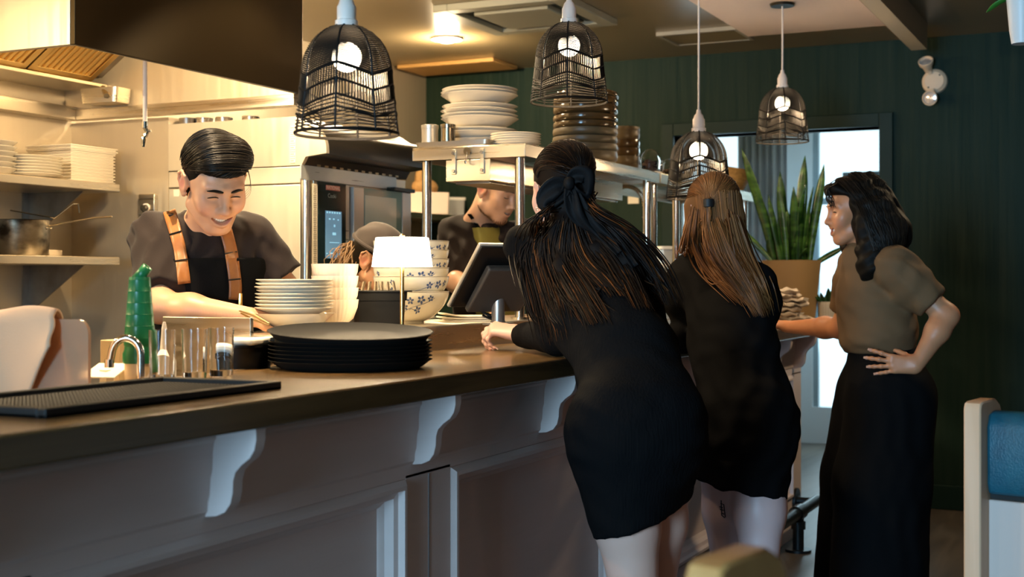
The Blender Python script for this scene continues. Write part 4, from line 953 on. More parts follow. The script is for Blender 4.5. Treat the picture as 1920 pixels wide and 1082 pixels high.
# ================================================================ BODIES: smooth signed-distance shapes -> one continuous mesh
def axis(lo, hi, h, fine=()):
    """grid coordinates lo..hi with spacing h, finer inside the (lo, hi, h) ranges"""
    out = [lo]; x = lo
    while x < hi:
        hh = h
        for a, b, f in fine:
            if a-1e-6 <= x <= b: hh = min(hh, f)
        if hh == h:
            for a, b, f in fine:
                if x < a < x+h: hh = max(a-x, f)
        x += hh; out.append(x)
    return np.array(out, np.float32)
class SDF:
    def __init__(s, xs, ys, zs):
        s.ax = (xs, ys, zs); s.F = np.full((len(xs), len(ys), len(zs)), .5, np.float32)
    def win(s, lo, hi):
        sl = tuple(slice(max(0, int(np.searchsorted(a, l))-1), int(np.searchsorted(a, h))+1) for a, l, h in zip(s.ax, lo, hi))
        X, Yv, Z = [a[q] for a, q in zip(s.ax, sl)]
        if min(len(X), len(Yv), len(Z)) == 0: return sl, None
        return sl, (X[:, None, None], Yv[None, :, None], Z[None, None, :])
    def comb(s, sl, d, k, mode):
        A = s.F[sl]
        if mode == 'u':
            if k > 0: h = np.clip(.5+.5*(A-d)/k, 0, 1); s.F[sl] = A+(d-A)*h-k*h*(1-h)
            else: s.F[sl] = np.minimum(A, d)
        elif mode == 's':
            if k > 0: h = np.clip(.5-.5*(A+d)/k, 0, 1); s.F[sl] = A+(-d-A)*h+k*h*(1-h)
            else: s.F[sl] = np.maximum(A, -d)
        return s
    def cone(s, a, b, ra, rb, k=.02, mode='u', flat=None, cut=None):
        """rounded cone; flat=(n, f): f>1 thins it along n; cut: list of (point, normal) half-spaces kept where dot<0"""
        a, b = np.asarray(a, float), np.asarray(b, float); m = max(ra, rb)*(1 if not flat or flat[1] >= 1 else 1/flat[1])+k+.03
        lo = np.minimum(a, b)-m; hi = np.maximum(a, b)+m
        sl, g = s.win(lo, hi)
        if g is None: return s
        px, py, pz = g[0]-a[0], g[1]-a[1], g[2]-a[2]; ba = b-a; L2 = float(ba@ba)+1e-12
        t = np.clip((px*ba[0]+py*ba[1]+pz*ba[2])/L2, 0, 1)
        qx, qy, qz = px-t*ba[0], py-t*ba[1], pz-t*ba[2]
        q2 = qx*qx+qy*qy+qz*qz
        if flat:
            n, f = np.asarray(flat[0], float), flat[1]; n = n/np.linalg.norm(n); w = qx*n[0]+qy*n[1]+qz*n[2]; q2 = q2+(f*f-1)*w*w
        d = np.sqrt(q2)-(ra+(rb-ra)*t)
        if flat and flat[1] > 1: d = d/ (1+(flat[1]-1)*.4)
        for c, n in (cut or ()):
            n = np.asarray(n, float); n = n/np.linalg.norm(n); d = np.maximum(d, (g[0]-c[0])*n[0]+(g[1]-c[1])*n[1]+(g[2]-c[2])*n[2])
        return s.comb(sl, d.astype(np.float32), k, mode)
    def chain(s, pts, rs, k=.02, mode='u', **kw):
        for i in range(len(pts)-1): s.cone(pts[i], pts[i+1], rs[i], rs[i+1], k, mode, **kw)
        return s
    def ell(s, c, r, R=None, k=.02, mode='u'):
        c = np.asarray(c, float); r = np.asarray(r, float); R = np.eye(3) if R is None else R
        m = max(r)+k+.03; sl, g = s.win(c-m, c+m)
        if g is None: return s
        px, py, pz = g[0]-c[0], g[1]-c[1], g[2]-c[2]
        l = [px*R[0, i]+py*R[1, i]+pz*R[2, i] for i in range(3)]
        k0 = np.sqrt((l[0]/r[0])**2+(l[1]/r[1])**2+(l[2]/r[2])**2); k1 = np.sqrt((l[0]/r[0]**2)**2+(l[1]/r[1]**2)**2+(l[2]/r[2]**2)**2)+1e-9
        return s.comb(sl, (k0*(k0-1)/k1).astype(np.float32), k, mode)
    def rbox(s, c, h, R=None, r=.005, k=.01, mode='u'):
        c = np.asarray(c, float); R = np.eye(3) if R is None else R; m = float(np.linalg.norm(h))+k+.03; sl, g = s.win(c-m, c+m)
        if g is None: return s
        px, py, pz = g[0]-c[0], g[1]-c[1], g[2]-c[2]; q = [np.abs(px*R[0, i]+py*R[1, i]+pz*R[2, i])-(h[i]-r) for i in range(3)]
        d = np.sqrt(sum(np.maximum(v, 0)**2 for v in q))+np.minimum(np.maximum(np.maximum(q[0], q[1]), q[2]), 0)-r
        return s.comb(sl, d.astype(np.float32), k, mode)
    def half(s, c, n, k=0.):
        """keep only where dot(p-c, n) < 0"""
        n = np.asarray(n, float); n = n/np.linalg.norm(n); X, Yv, Z = s.ax
        d = ((X-c[0])*n[0])[:, None, None]+((Yv-c[1])*n[1])[None, :, None]+((Z-c[2])*n[2])[None, None, :]
        s.F = np.maximum(s.F, d.astype(np.float32)); return s
    def wrinkle(s, amp, waves):
        """cloth folds: sum of sines (direction*frequency, phase), faded by a slow mask"""
        X, Yv, Z = s.ax; near = np.abs(s.F) < .04; ii = np.nonzero(near); p = np.stack([X[ii[0]], Yv[ii[1]], Z[ii[2]]], 1); v = np.zeros(len(p))
        for wv, ph in waves:
            wv = np.asarray(wv, float); l = np.linalg.norm(wv); _, u, w = ortho(wv); warp = 1.1*np.sin(p@u*l*.33+ph)+.8*np.sin(p@w*l*.41+2*ph)
            v += np.sin(p@wv+ph+warp)*(.55+.45*np.sin(p@u*l*.2+ph*3))
        s.F[ii] += (amp*v/len(waves)).astype(np.float32); return s
    def at(s, p):
        f = []; 
        for a, x in zip(s.ax, p):
            i = int(np.clip(np.searchsorted(a, x)-1, 0, len(a)-2)); f.append((i, float(np.clip((x-a[i])/(a[i+1]-a[i]), 0, 1))))
        (i, u), (j, v), (k, w) = f; c = s.F[i:i+2, j:j+2, k:k+2]
        c = c[0]*(1-u)+c[1]*u; c = c[0]*(1-v)+c[1]*v; return float(c[0]*(1-w)+c[1]*w)
    def many(s, Pn):
        Pn = np.asarray(Pn, float); I, W = [], []
        for a, x in zip(s.ax, Pn.T):
            i = np.clip(np.searchsorted(a, x)-1, 0, len(a)-2); I.append(i); W.append(np.clip((x-a[i])/(a[i+1]-a[i]), 0, 1))
        r = 0
        for i in (0, 1):
            for j in (0, 1):
                for k in (0, 1): r = r+s.F[I[0]+i, I[1]+j, I[2]+k]*(W[0] if i else 1-W[0])*(W[1] if j else 1-W[1])*(W[2] if k else 1-W[2])
        return r
    def drape(s, O, D, L, n=90):
        """first surface point along rays O + D*t, all at once; the far end where nothing is met"""
        O, D = np.asarray(O, float), np.asarray(D, float); t = np.full(len(O), L); done = np.zeros(len(O), bool); pv = s.many(O)
        for i in range(1, n+1):
            v = s.many(O+D*(L*i/n)); h = (v <= 0) & ~done; t[h] = L/n*(i-1+(pv[h]/(pv[h]-v[h]+1e-9)).clip(0, 1)); done |= h; pv = v
        return O+D*t[:, None], done
    def march(s, o, d, L, n=240):
        o, d = np.asarray(o, float), np.asarray(d, float); pv = 1.
        for i in range(n+1):
            v = s.at(o+d*L*i/n)
            if v <= 0:
                t = (i-1+pv/(pv-v)) if i else 0; return o+d*L*t/n
            pv = v
        return None
    def hit(s, px, py, d0, d1):
        a, b = P(px, py, d0), P(px, py, d1); L = np.linalg.norm(b-a); return s.march(a, (b-a)/L, L, 300)
    def mesh(s):
        F = s.F; X, Yv, Z = [a.astype(np.float64) for a in s.ax]; B = (F < 0)
        nx, ny, nz = F.shape
        c = sum(B[i:nx-1+i, j:ny-1+j, k:nz-1+k].astype(np.int8) for i in (0, 1) for j in (0, 1) for k in (0, 1))
        I, J, K = np.nonzero((c > 0) & (c < 8)); n = len(I); pos = np.zeros((n, 3)); cnt = np.zeros(n)
        cs = [(i, j, k) for i in (0, 1) for j in (0, 1) for k in (0, 1)]
        for a in cs:
            for ax_ in range(3):
                if a[ax_]: continue
                b = list(a); b[ax_] = 1
                f0 = F[I+a[0], J+a[1], K+a[2]].astype(float); f1 = F[I+b[0], J+b[1], K+b[2]].astype(float); m = (f0 < 0) != (f1 < 0)
                t = np.where(m, f0/np.where(m, f0-f1, 1), 0)
                p0 = np.stack([X[I+a[0]], Yv[J+a[1]], Z[K+a[2]]], 1); p1 = np.stack([X[I+b[0]], Yv[J+b[1]], Z[K+b[2]]], 1)
                pos += np.where(m[:, None], p0+(p1-p0)*t[:, None], 0); cnt += m
        pos /= cnt[:, None]
        idx = np.full((nx-1, ny-1, nz-1), -1, np.int64); idx[I, J, K] = np.arange(n); Q = []
        for ax_ in range(3):
            sh = [slice(1, -1)]*3; sh[ax_] = slice(0, None); d0 = [slice(1, -1)]*3; d1 = [slice(1, -1)]*3; d0[ax_] = slice(0, -1); d1[ax_] = slice(1, None)
            b0, b1 = B[tuple(d0)], B[tuple(d1)]; E = np.nonzero(b0 != b1); fl = b0[E]
            g = [e+(0 if q == ax_ else 1) for q, e in enumerate(E)]
            u, v = [(1, 2), (2, 0), (0, 1)][ax_]
            def cell(du, dv):
                h = [x.copy() for x in g]; h[u] = h[u]-du; h[v] = h[v]-dv; return idx[h[0], h[1], h[2]]
            q = np.stack([cell(1, 1), cell(0, 1), cell(0, 0), cell(1, 0)], 1); q[~fl] = q[~fl][:, ::-1]; Q.append(q)
        return pos, np.concatenate(Q)
    def build(s, name, m, parent, tint=None, relax=1, smooth=True, label=None):
        V, Q = s.mesh(); Q = Q[(Q >= 0).all(1)]
        for _ in range(relax):                     # light smoothing
            acc = np.zeros_like(V); cn = np.zeros(len(V))
            for a in range(4):
                np.add.at(acc, Q[:, a], V[Q[:, (a+1) % 4]]); np.add.at(cn, Q[:, a], 1)
            V = V*.6+.4*acc/np.maximum(cn, 1)[:, None]
        me = bpy.data.meshes.new(name); o0 = np.array(ORG[parent.name]); W = V-o0
        me.vertices.add(len(W)); me.vertices.foreach_set('co', W.astype(np.float32).ravel()); me.loops.add(Q.size); me.loops.foreach_set('vertex_index', Q.astype(np.int32).ravel())
        me.polygons.add(len(Q)); me.polygons.foreach_set('loop_start', np.arange(0, Q.size, 4, dtype=np.int32)); me.update(calc_edges=True); me.validate()
        me.materials.append(m); me.shade_smooth()
        if tint is not None:
            a = me.color_attributes.new('tint', 'FLOAT_COLOR', 'POINT'); C = np.ones((len(V), 4), np.float32); C[:, :3] = tint(V); a.data.foreach_set('color', C.ravel())
        o = bpy.data.objects.new(name, me); COL.objects.link(o); o.parent = parent; ORG[o.name] = ORG[parent.name]
        return setp(o, label)
def face_dir(yaw, pitch, roll=0):
    """frame of a head: columns = its right, forward, up; yaw 0 looks at the camera, 90 to the right of the picture, 180 away; pitch>0 looks down"""
    y, p, r = map(math.radians, (yaw, pitch, roll))
    fh = -FW*math.cos(y)+RT*math.sin(y); f = fh*math.cos(p)-UP*math.sin(p); u = UP*math.cos(p)+fh*math.sin(p); x = np.cross(f, u)
    x2 = x*math.cos(r)+u*math.sin(r); u2 = u*math.cos(r)-x*math.sin(r)
    return np.stack([x2, f, u2], 1)
def blobs(base, items):
    """skin tint: base colour with soft patches (point, radius, colour)"""
    def fn(V):
        C = np.tile(np.array(base, np.float32), (len(V), 1))
        for p, r, c in items:
            d = np.linalg.norm(V-np.asarray(p), axis=1)/r; w = np.clip(1.25-d, 0, 1)[:, None]**1.0*np.clip(1.3-d, 0, 1)[:, None]; w = np.clip(w*1.6, 0, 1); C = C*(1-w)+np.array(c)*w
        return C
    return fn
def front(shapes, q, d0, d1, dflt):
    """nearest surface of the shapes along the sight lines through the photograph points q"""
    q = np.asarray(q, float); A = np.array([P(x, y, d0) for x, y in q]); Bv = np.array([P(x, y, d1) for x, y in q]); L = np.linalg.norm(Bv-A, axis=1).mean(); D = (Bv-A)/np.linalg.norm(Bv-A, axis=1)[:, None]
    best = np.array([P(x, y, dflt) for x, y in q]); bd = np.full(len(q), 1e9)
    for s in shapes:
        H_, ok = s.drape(A, D, L, 150); dd = H_@FW; m = ok & (dd < bd); best[m] = H_[m]; bd[m] = dd[m]
    return best
class Head:
    def __init__(h, c, R, s=1.): h.c = np.asarray(c, float); h.R = R; h.s = s
    def w(h, x, y, z): return h.c+h.R@(np.array([x, y, z], float)*h.s)
    def E(h, S_, c, r, k=.012, mode='u', rot=None):
        R = h.R if rot is None else h.R@np.array(Matrix.Rotation(rot[0], 3, Vector(rot[1])))
        S_.ell(h.w(*c), np.array(r)*h.s, R, k*h.s, mode)
    def Cn(h, S_, a, b, ra, rb, k=.008, mode='u'): S_.cone(h.w(*a), h.w(*b), ra*h.s, rb*h.s, k*h.s, mode)
    def skull(h, S_, smile=1., jaw=1., face=True, nose=1., full=1.):
        E, Cn = lambda *a, **k: h.E(S_, *a, **k), lambda *a, **k: h.Cn(S_, *a, **k)
        E((0, -.018, .042), (.073, .092, .08)); E((0, .03, .01), (.064*full, .062, .082), k=.03)
        E((0, .03, -.055), (.054*jaw*full, .054, .05), k=.03); E((0, .072, -.094), (.021*jaw, .019, .018), k=.025)
        for sx in (-1, 1):
            Cn((sx*.054*jaw, -.0, -.058), (sx*.022, .066, -.092), .014, .012, k=.03)      # jaw line
            # ear
            E((sx*.079, -.012, .002), (.008, .021, .033), k=.006, rot=(-.25, (1, 0, 0))); E((sx*.088, -.006, .004), (.008, .012, .02), k=.006, mode='s', rot=(-.2, (1, 0, 0)))
            S_.chain([h.w(sx*x, y, z) for x, y, z in ((.079, .006, .012), (.084, .002, .03), (.088, -.014, .037), (.089, -.03, .024), (.087, -.032, .004), (.082, -.02, -.018), (.077, -.008, -.03), (.075, .002, -.022))], [v*h.s for v in (.003, .0038, .004, .004, .0038, .0042, .0062, .004)], .004)
            Cn((sx*.076, .006, .004), (sx*.078, .004, -.008), .005, .004, k=.004)
        if not face: return
        for sx in (-1, 1):
            E((sx*(.04), .06, -.014+.004*smile), (.023*full, .02, .02), k=.03)
            if smile: E((sx*.037, .07, -.027), (.017*smile*full, .014, .016), k=.025)       # raised cheek
            Cn((sx*.012, .0885, .034), (sx*.046, .073, .034), .0075, .006, k=.02)         # brow ridge
            E((sx*.031, .094, .012), (.019, .011, .0105), k=.016, mode='s')                # socket
            E((sx*.0305, .0745, .0115), (.0155, .0135, .0115), k=.006)                        # lidded eye
        Cn((0, .086, .026), (0, .106, -.018), .0065, .0085, k=.014); E((0, .108*1, -.024), (.0115*nose, .0105, .0095), k=.01)
        for sx in (-1, 1):
            E((sx*.0125*nose, .098, -.0275), (.0075, .009, .0075), k=.007); E((sx*.0065*nose, .105, -.0345), (.0035, .0045, .003), k=.003, mode='s')
        E((0, .082, -.05), (.03, .016, .024), k=.02)                                         # muzzle
    def smile(h, S_, w=.029, lift=.012, open_=.0085, z0=-.058):
        """open smile: lips, cut opening; returns lip points"""
        yM = lambda x: .0935-13*x*x
        up, lo, op, ro = [], [], [], []; 
        for t in np.linspace(-1, 1, 13):
            x = t*w; zc = z0+lift*t*t; g = open_*(1-t*t)**.6
            up.append((x, yM(x)+.0025*(1-abs(t)), zc+g*.75+.0022)); lo.append((x, yM(x)-.001+.002*(1-t*t), zc-g-.0036*(1-t*t))); op.append((x, yM(x)+.003, zc-.1*g)); ro.append(max(.0008, g*.88))
        S_.chain([h.w(*p) for p in up], [(.0022+.0016*(1-abs(t)))*h.s for t in np.linspace(-1, 1, 13)], .004); S_.chain([h.w(*p) for p in lo], [(.002+.0032*(1-t*t))*h.s for t in np.linspace(-1, 1, 13)], .005)
        S_.chain([h.w(*p) for p in op], [r*h.s for r in ro], .0015, 's'); S_.chain([h.w(p[0], p[1]-.006, p[2]) for p in op], [r*h.s*.95 for r in ro], .001, 's')
        return up, lo
    def teeth(h, par, w=.024, lift=.009, z0=-.0545, hgt=.0095):
        m = MB(); n = 10
        for i in range(n):
            t = (i+.5)/n*2-1; x = t*w; y = .0865-12*x*x; wd = w/n*.94; hh = hgt*(.5+.5*(1-t*t))
            c = h.w(x, y, z0+lift*t*t-hh*.1); ax_ = h.R[:, 0]*math.cos(.7*t)-h.R[:, 1]*math.sin(.7*t)
            ay = h.R[:, 1]*math.cos(.7*t)+h.R[:, 0]*math.sin(.7*t); m.obox(c, (wd*h.s, .002*h.s, hh*.55*h.s), (ax_, ay, h.R[:, 2]))
        return m.build('teeth', TEETH, par, bevel=.0008, kind='stuff')
    def surf(h, S_, x, z, off=.0):
        d = -h.R[:, 1]; o = h.w(x, .15, z); q = S_.march(o, d, .14*h.s, 140); return (o+d*.06 if q is None else q)-d*off
    def brows(h, S_, par, m, th=.0036, zb=.036, tilt=.004, flat=.5):
        for sx in (-1, 1):
            pts = [h.surf(S_, sx*(.011+.038*t), zb+tilt*math.sin(t*PI)-.004*max(0, t-.6)*2.5, .0008) for t in np.linspace(0, 1, 9)]
            MB().tube(pts, [th*v for v in (.55, .85, 1, 1, .95, .85, .7, .5, .25)], 8, flat=flat).build('eyebrow', m, par)
    def lashes(h, S_, par, m, z=.0085, arc=.0045, th=.0013, only=None):
        for sx in ((-1, 1) if not only else (only,)):
            pts = [h.surf(S_, sx*(.0165+.029*t), z+arc*math.sin(t*PI)-.001*t, .0004) for t in np.linspace(0, 1, 9)]
            MB().tube(pts, [th*v for v in (.5, .9, 1.1, 1.2, 1.25, 1.3, 1.3, 1.1, .6)], 6).build('lashes', m, par)
def hand(S_, W, d, n, t, curl, s=1., thumb=(.6, .5, .35), spread=(.10, .03, -.04, -.12), k=.006):
    """hand at wrist W: d along the palm, n out of its back, t towards the thumb; curl = per finger three bend angles (deg). returns fingertips"""
    d, n, t = [np.asarray(v, float)/np.linalg.norm(v) for v in (d, n, t)]; tips = []
    kn = [(.088, .027), (.092, .009), (.087, -.009), (.078, -.026)]; ln = [(.041, .024, .02), (.045, .028, .021), (.042, .026, .02), (.033, .02, .018)]; rd = [.0086, .0088, .0084, .0074]
    K = []
    for i, (a, b) in enumerate(kn):
        q = W+(d*a+t*b)*s; K.append(q); S_.cone(W+t*(.016-.011*i)*s+d*.01*s, q, .0155*s, .0105*s, .016)
    S_.cone(W+d*.03*s-n*.006*s, W+d*.07*s-n*.007*s, .02*s, .016*s, .018, flat=(n, 1.6))
    for i in range(4):
        a = 0; q = K[i]; r = rd[i]*s; b0 = d+t*spread[i]
        for j in range(3):
            a += math.radians(curl[i][j]); v = b0*math.cos(a)-n*math.sin(a); v /= np.linalg.norm(v); q2 = q+v*ln[i][j]*s
            S_.cone(q, q2, r*(1-.08*j), r*(1-.08*(j+1)), k if j else .008); S_.ell(q2, [r*(1.02-.08*j)]*3, None, .003); q = q2
        tips.append((q, v))
    q = W+d*.018*s+t*.02*s-n*.006*s; v = d*thumb[0]+t*thumb[1]-n*thumb[2]; v /= np.linalg.norm(v); q2 = q+v*.043*s
    S_.cone(q, q2, .0155*s, .0115*s, .016); v2 = v+d*.35; v2 /= np.linalg.norm(v2); q3 = q2+v2*.03*s; S_.cone(q2, q3, .0108*s, .0092*s, .005); v3 = v2+d*.25-n*.15; v3 /= np.linalg.norm(v3); q4 = q3+v3*.023*s; S_.cone(q3, q4, .009*s, .0075*s, .004)
    tips.append((q4, v3)); return tips
def nails(tips, n, par, m, s=1., L=.006):
    for q, v in tips:
        nn = np.asarray(n, float)-v*np.dot(n, v); nn /= np.linalg.norm(nn); u = np.cross(v, nn)
        MB().obox(q+nn*.0062*s+v*(.002+L*.4)*s, (.0045*s, L*s, .0008*s), (u, v, nn)).build('fingernail', m, par, bevel=.0006)
def strands(paths, rs, name, m, par, n=5, smooth=True, kind=None):
    mb = MB()
    for p, r in zip(paths, rs): mb.tube(p, r, n, caps=True, flat=.7)
    return mb.build(name, m, par, smooth=80, kind=kind)
def ell_pt(H_, c, r, u, off=1.):
    """point on an ellipsoid of head H_ in local direction u"""
    u = np.asarray(u, float); u = u/np.linalg.norm(u); k = 1/math.sqrt(sum((u[i]/r[i])**2 for i in range(3))); return H_.w(*(np.asarray(c)+u*k*off))
def bez(pts, n):
    return smooth_path(pts, n)
def over(S_, H_, cen, paths, off, reach=.24):
    """lay paths of local directions about the head point cen onto the surface of S_, lifted by off"""
    n = len(paths); m = len(paths[0]); U = np.array(paths, float).reshape(-1, 3); U /= np.linalg.norm(U, axis=1)[:, None]
    Dw = U@H_.R.T; c = H_.w(*cen); Q, _ = S_.drape(c+Dw*reach*H_.s, -Dw, reach*H_.s); o = np.repeat(np.asarray(off, float), m)[:, None]
    return (Q+Dw*o).reshape(n, m, 3)
SK_A = (.6, .32, .19); SK_B = (.72, .44, .33); SK_C = (.52, .225, .11)
# ---------------------------------------------------------------- the smiling cook
def cook():
    o = empty('person', tuple(P(388, 700, 3.86)*np.array([1, 1, 0])), 'laughing person with short black hair, dark tee and tan leather apron straps', 'person')
    hd = Head(P(401, 347, 3.68), face_dir(34, 32, -4), 1.03)
    nb = P(389, 442, 3.84); lo = hd.c-.2; hi = hd.c+.2
    shR, shL = P(292, 447, 3.86), P(472, 447, 3.92); elR, wrR = P(299, 575, 3.67), P(468, 595, 3.6); elL, wrL = P(538, 550, 3.95), P(546, 630, 3.93)
    pel = P(388, 745, 3.88); chest = P(388, 520, 3.84); waist = P(388, 640, 3.87); fd = -FW*.93+RT*.36
    lx = [min(p[0] for p in (elR, wrR, shR, pel))-.14, max(p[0] for p in (shL, elL, pel))+.2]; ly = [wrR[1]-.16, max(shR[1], pel[1], elL[1])+.2]
    X = axis(lx[0], lx[1], .008, [(lo[0]+.06, hi[0]-.06, .0026)]); Yv = axis(ly[0], ly[1], .008, [(lo[1]+.06, hi[1]-.06, .0026)]); Z = axis(-.01, hd.c[2]+.2, .01, [(hd.c[2]-.15, hd.c[2]+.15, .0024), (1.1, 1.35, .006)])
    B = SDF(X, Yv, Z)
    hd.skull(B, smile=1.15, jaw=1.0, full=1.04)
    B.cone(hd.w(0, -.025, -.05), nb, .054, .062, .03)
    side = RT
    B.cone(nb-UP*.03, chest, .1, .13, .05, flat=(fd, 1.5)); B.cone(chest, pel, .13, .13, .05, flat=(fd, 1.5))
    B.chain([nb-UP*.02, shR], [.06, .05], .04); B.chain([nb-UP*.02, shL], [.06, .05], .04)
    for a, b, c, dn in ((shR, elR, wrR, -1), (shL, elL, wrL, 1)):
        B.chain([a, b], [.05, .043], .03); B.chain([b, b+(c-b)*.35, c], [.043, .044, .027], .025)
    tR = hand(B, wrR, RT*.85+FW*.25, UP, -FW, [(10, 16, 10)]*4); tL = hand(B, wrL, (wrL-elL)-UP*.04, UP, -RT, [(30, 40, 25)]*4)
    for sx, f in ((-1, 0), (1, 0)):
        hp = pel+side*sx*.09-UP*.03; kn = np.array([hp[0], hp[1], .5]); an = np.array([hp[0], hp[1]+.02, .09]); B.chain([hp, kn, an], [.08, .055, .04], .03); B.cone(an-UP*.045, an-UP*.05+fd*.13, .035, .03, .02)
    up, lw = hd.smile(B, w=.031, lift=.013, open_=.0095, z0=-.0585)
    lip = [(hd.w(*p), .0055, (.55, .2, .15)) for p in lw+up]
    pk = [(hd.w(sx*.04, .075, -.028), .03, (.68, .33, .21)) for sx in (-1, 1)]+[(hd.w(0, .11, -.026), .014, (.68, .34, .23))]+[(hd.w(sx*.088, -.012, .0), .022, (.66, .27, .18)) for sx in (-1, 1)]
    body = B.build('body', SKIN, o, blobs(SK_A, pk+lip))
    hd.teeth(o, w=.026, lift=.0105, z0=-.056, hgt=.0105); hd.brows(B, o, HAIRK, .0075, .031, .001, .6); hd.lashes(B, o, HAIRK, .0075, .005, .0016)
    # hair: combed-back mass with strands
    hc, hr = (0, -.018, .052), (.082, .103, .088)
    Hs = SDF(axis(hd.c[0]-.16, hd.c[0]+.16, .0032), axis(hd.c[1]-.16, hd.c[1]+.16, .0032), axis(hd.c[2]-.13, hd.c[2]+.19, .0032))
    hd.E(Hs, hc, hr); hd.E(Hs, (.005, .04, .095), (.064, .048, .04), k=.035); hd.E(Hs, (-.04, .02, .1), (.035, .05, .035), k=.03); hd.E(Hs, (0, -.05, -.02), (.068, .062, .06), k=.03)
    Hs.rbox(hd.w(0, .135, -.017), np.array((.12, .09, .082))*hd.s, hd.R, .012, .012, 's')
    Hs.rbox(hd.w(0, .06, -.1), np.array((.13, .075, .087))*hd.s, hd.R, .01, .012, 's'); hd.E(Hs, (0, -.05, -.13), (.1, .1, .06), k=.01, mode='s')
    for sx in (-1, 1): hd.E(Hs, (sx*.092, -.012, -.005), (.016, .026, .034), k=.006, mode='s')
    hair = Hs.build('hair', HAIRWB, o)
    pl, rs, off = [], [], []
    for i in range(420):
        e = rng.random()
        u0 = np.array([-.6+.08*rng.normal(), .75-1.3*e, .2+.5*e+.1*rng.random()]); f = np.clip(e+.1*rng.normal(), 0, 1)
        u2 = np.array([.95-.25*f, .5-1.3*f, .08-.3*f+.12*rng.random()]); u1 = np.array([.1, 1.1-1.75*e, .42+.75*min(1, 2*e)+.12*rng.random()])
        T_ = np.linspace(0, rng.uniform(.7, 1.), 15); w = .03*math.sin(i*1.7)
        pl.append([(1-t)**2*u0+2*t*(1-t)*u1+t*t*u2+np.array([0, w*math.sin(5*t), w*math.sin(4*t+1)]) for t in T_]); off.append(rng.uniform(-.0005, .006)); r0 = rng.uniform(.0014, .0036); rs.append([r0*(.45+.55*math.sin(PI*min(1, .12+t))) for t in np.linspace(0, .85, 15)])
    for i in range(46):                            # front locks slipping over the hairline
        a = rng.uniform(-.55, .75); u0 = np.array([a-.25, .9, .5]); u1 = np.array([a, 1., .3]); u2 = np.array([a+.22+.1*rng.random(), .92-.25*abs(a), .06+.1*rng.random()])
        pl.append([(1-t)**2*u0+2*t*(1-t)*u1+t*t*u2 for t in np.linspace(0, 1, 15)]); off.append(rng.uniform(.001, .004)); rs.append([.0016]*10+[.0014, .0011, .0008, .0005, .0003])
    for i in range(120):                           # shorter side and back hair
        sx = 1 if i % 3 else -1; e = rng.random(); u0 = np.array([sx*.9, .5-1.4*e, .35+.25*rng.random()]); u1 = u0+np.array([0, -.45, -.55])
        pl.append([u0*(1-t)+u1*t for t in np.linspace(0, 1, 15)]); off.append(.001); rs.append([.0014]*14+[.0005])
    paths = list(over(Hs, hd, (0, -.018, .05), pl, off))
    for i in range(4):                            # loose wisps at the forehead
        b = ell_pt(hd, hc, hr, (-.62-.03*i, .7, .3), 1.0); pts = [b, b+hd.R@np.array([-.008, .02, -.015]), b+hd.R@np.array([-.014, .024+.003*i, -.045-.006*i]), b+hd.R@np.array([-.006, .018, -.07-.008*i])]
        paths.append(bez(pts, 12)); rs.append([.0005]*12)
    strands(paths, rs, 'hair_strands', HAIRK, hair, kind='stuff')
    # t-shirt
    T = SDF(axis(lx[0]-.03, lx[1]+.05, .0065), axis(ly[0], ly[1]+.05, .0065), axis(.75, 1.62, .0065))
    T.cone(nb-UP*.05, chest, .118, .152, .05, flat=(fd, 1.42)); T.cone(chest, pel, .152, .155, .05, flat=(fd, 1.42))
    T.chain([nb-UP*.01+RT*.01, shR], [.066, .068], .05); T.chain([nb-UP*.01-RT*.01, shL], [.066, .066], .05)
    for a, b, t in ((shR, elR, .86), (shL, elL, .74)):
        e = a+(b-a)*t; T.cone(a, e, .068, .075, .04, cut=[(e, b-a)])
    T.cone(nb+UP*.018-fd*.0, nb-UP*.03, .07, .08, .015); T.half(pel-UP*.08, -UP)
    T.cone(nb+UP*.09, nb-UP*.004+fd*.012, .062, .064, .004, 's')
    T.wrinkle(.013, [((80, 60, -58), .3), ((-72, 80, 50), 1.7), ((55, -65, 95), 2.9), ((25, 30, 36), .9)])
    T.build('t_shirt', TEEK, o)
    # apron bib and trousers
    A = SDF(axis(lx[0]+.03, lx[1], .007), axis(ly[0], ly[1], .007), axis(.45, 1.35, .007))
    A.cone(chest+UP*.05, chest, .155, .161, .03, flat=(fd, 1.4)); A.cone(chest, pel-UP*.4, .161, .17, .05, flat=(fd, 1.36)); A.half(chest+UP*.055, UP); A.half(chest-fd*.01, -fd); A.half(pel-UP*.38, -UP)
    A.wrinkle(.003, [((20, 10, 14), 0.), ((-9, 18, 20), 2.)])
    A.build('apron', APRONK, o)
    strap = []
    for pts, lr in (([(318, 396), (327, 425), (337, 462), (343, 500), (347, 532)], 0), ([(424, 432), (432, 462), (438, 500), (442, 535), (441, 562)], 1)):
        pp_ = bez([np.array([a_, b_, 0.]) for a_, b_ in pts], 16); Q = []
        for i, p in enumerate(pp_):
            tg = pp_[min(i+1, 15)]-pp_[max(i-1, 0)]; tg /= np.linalg.norm(tg)
            for e in (-1, -.45, .45, 1): Q.append((p[0]-tg[1]*e*11.5, p[1]+tg[0]*e*11.5))
        G = front([T, A], Q, 3.3, 4.3, 3.75).reshape(16, 4, 3)-FW*.006
        s = MB().grid(np.array(G)).build('apron_strap', LEATHB, o, solid=.004, label='tan leather strap')
        for fr in (5, 10):
            p = G[fr]; MB().tube([p[0]-FW*.004, p[3]-FW*.004], .0024, 6).build('keeper_loop', BLACKP, s)
    q = A.hit(452, 570, 3.3, 4.3)
    if q is None: q = P(452, 570, 3.7)
    MB().tube([q-FW*.01+UP*.03, q-FW*.012, q-FW*.012-UP*.05], [.006, .007, .004], 8).build('clipped_pen', mat('brass_pen', (.6, .4, .12), .3, 1.), o)
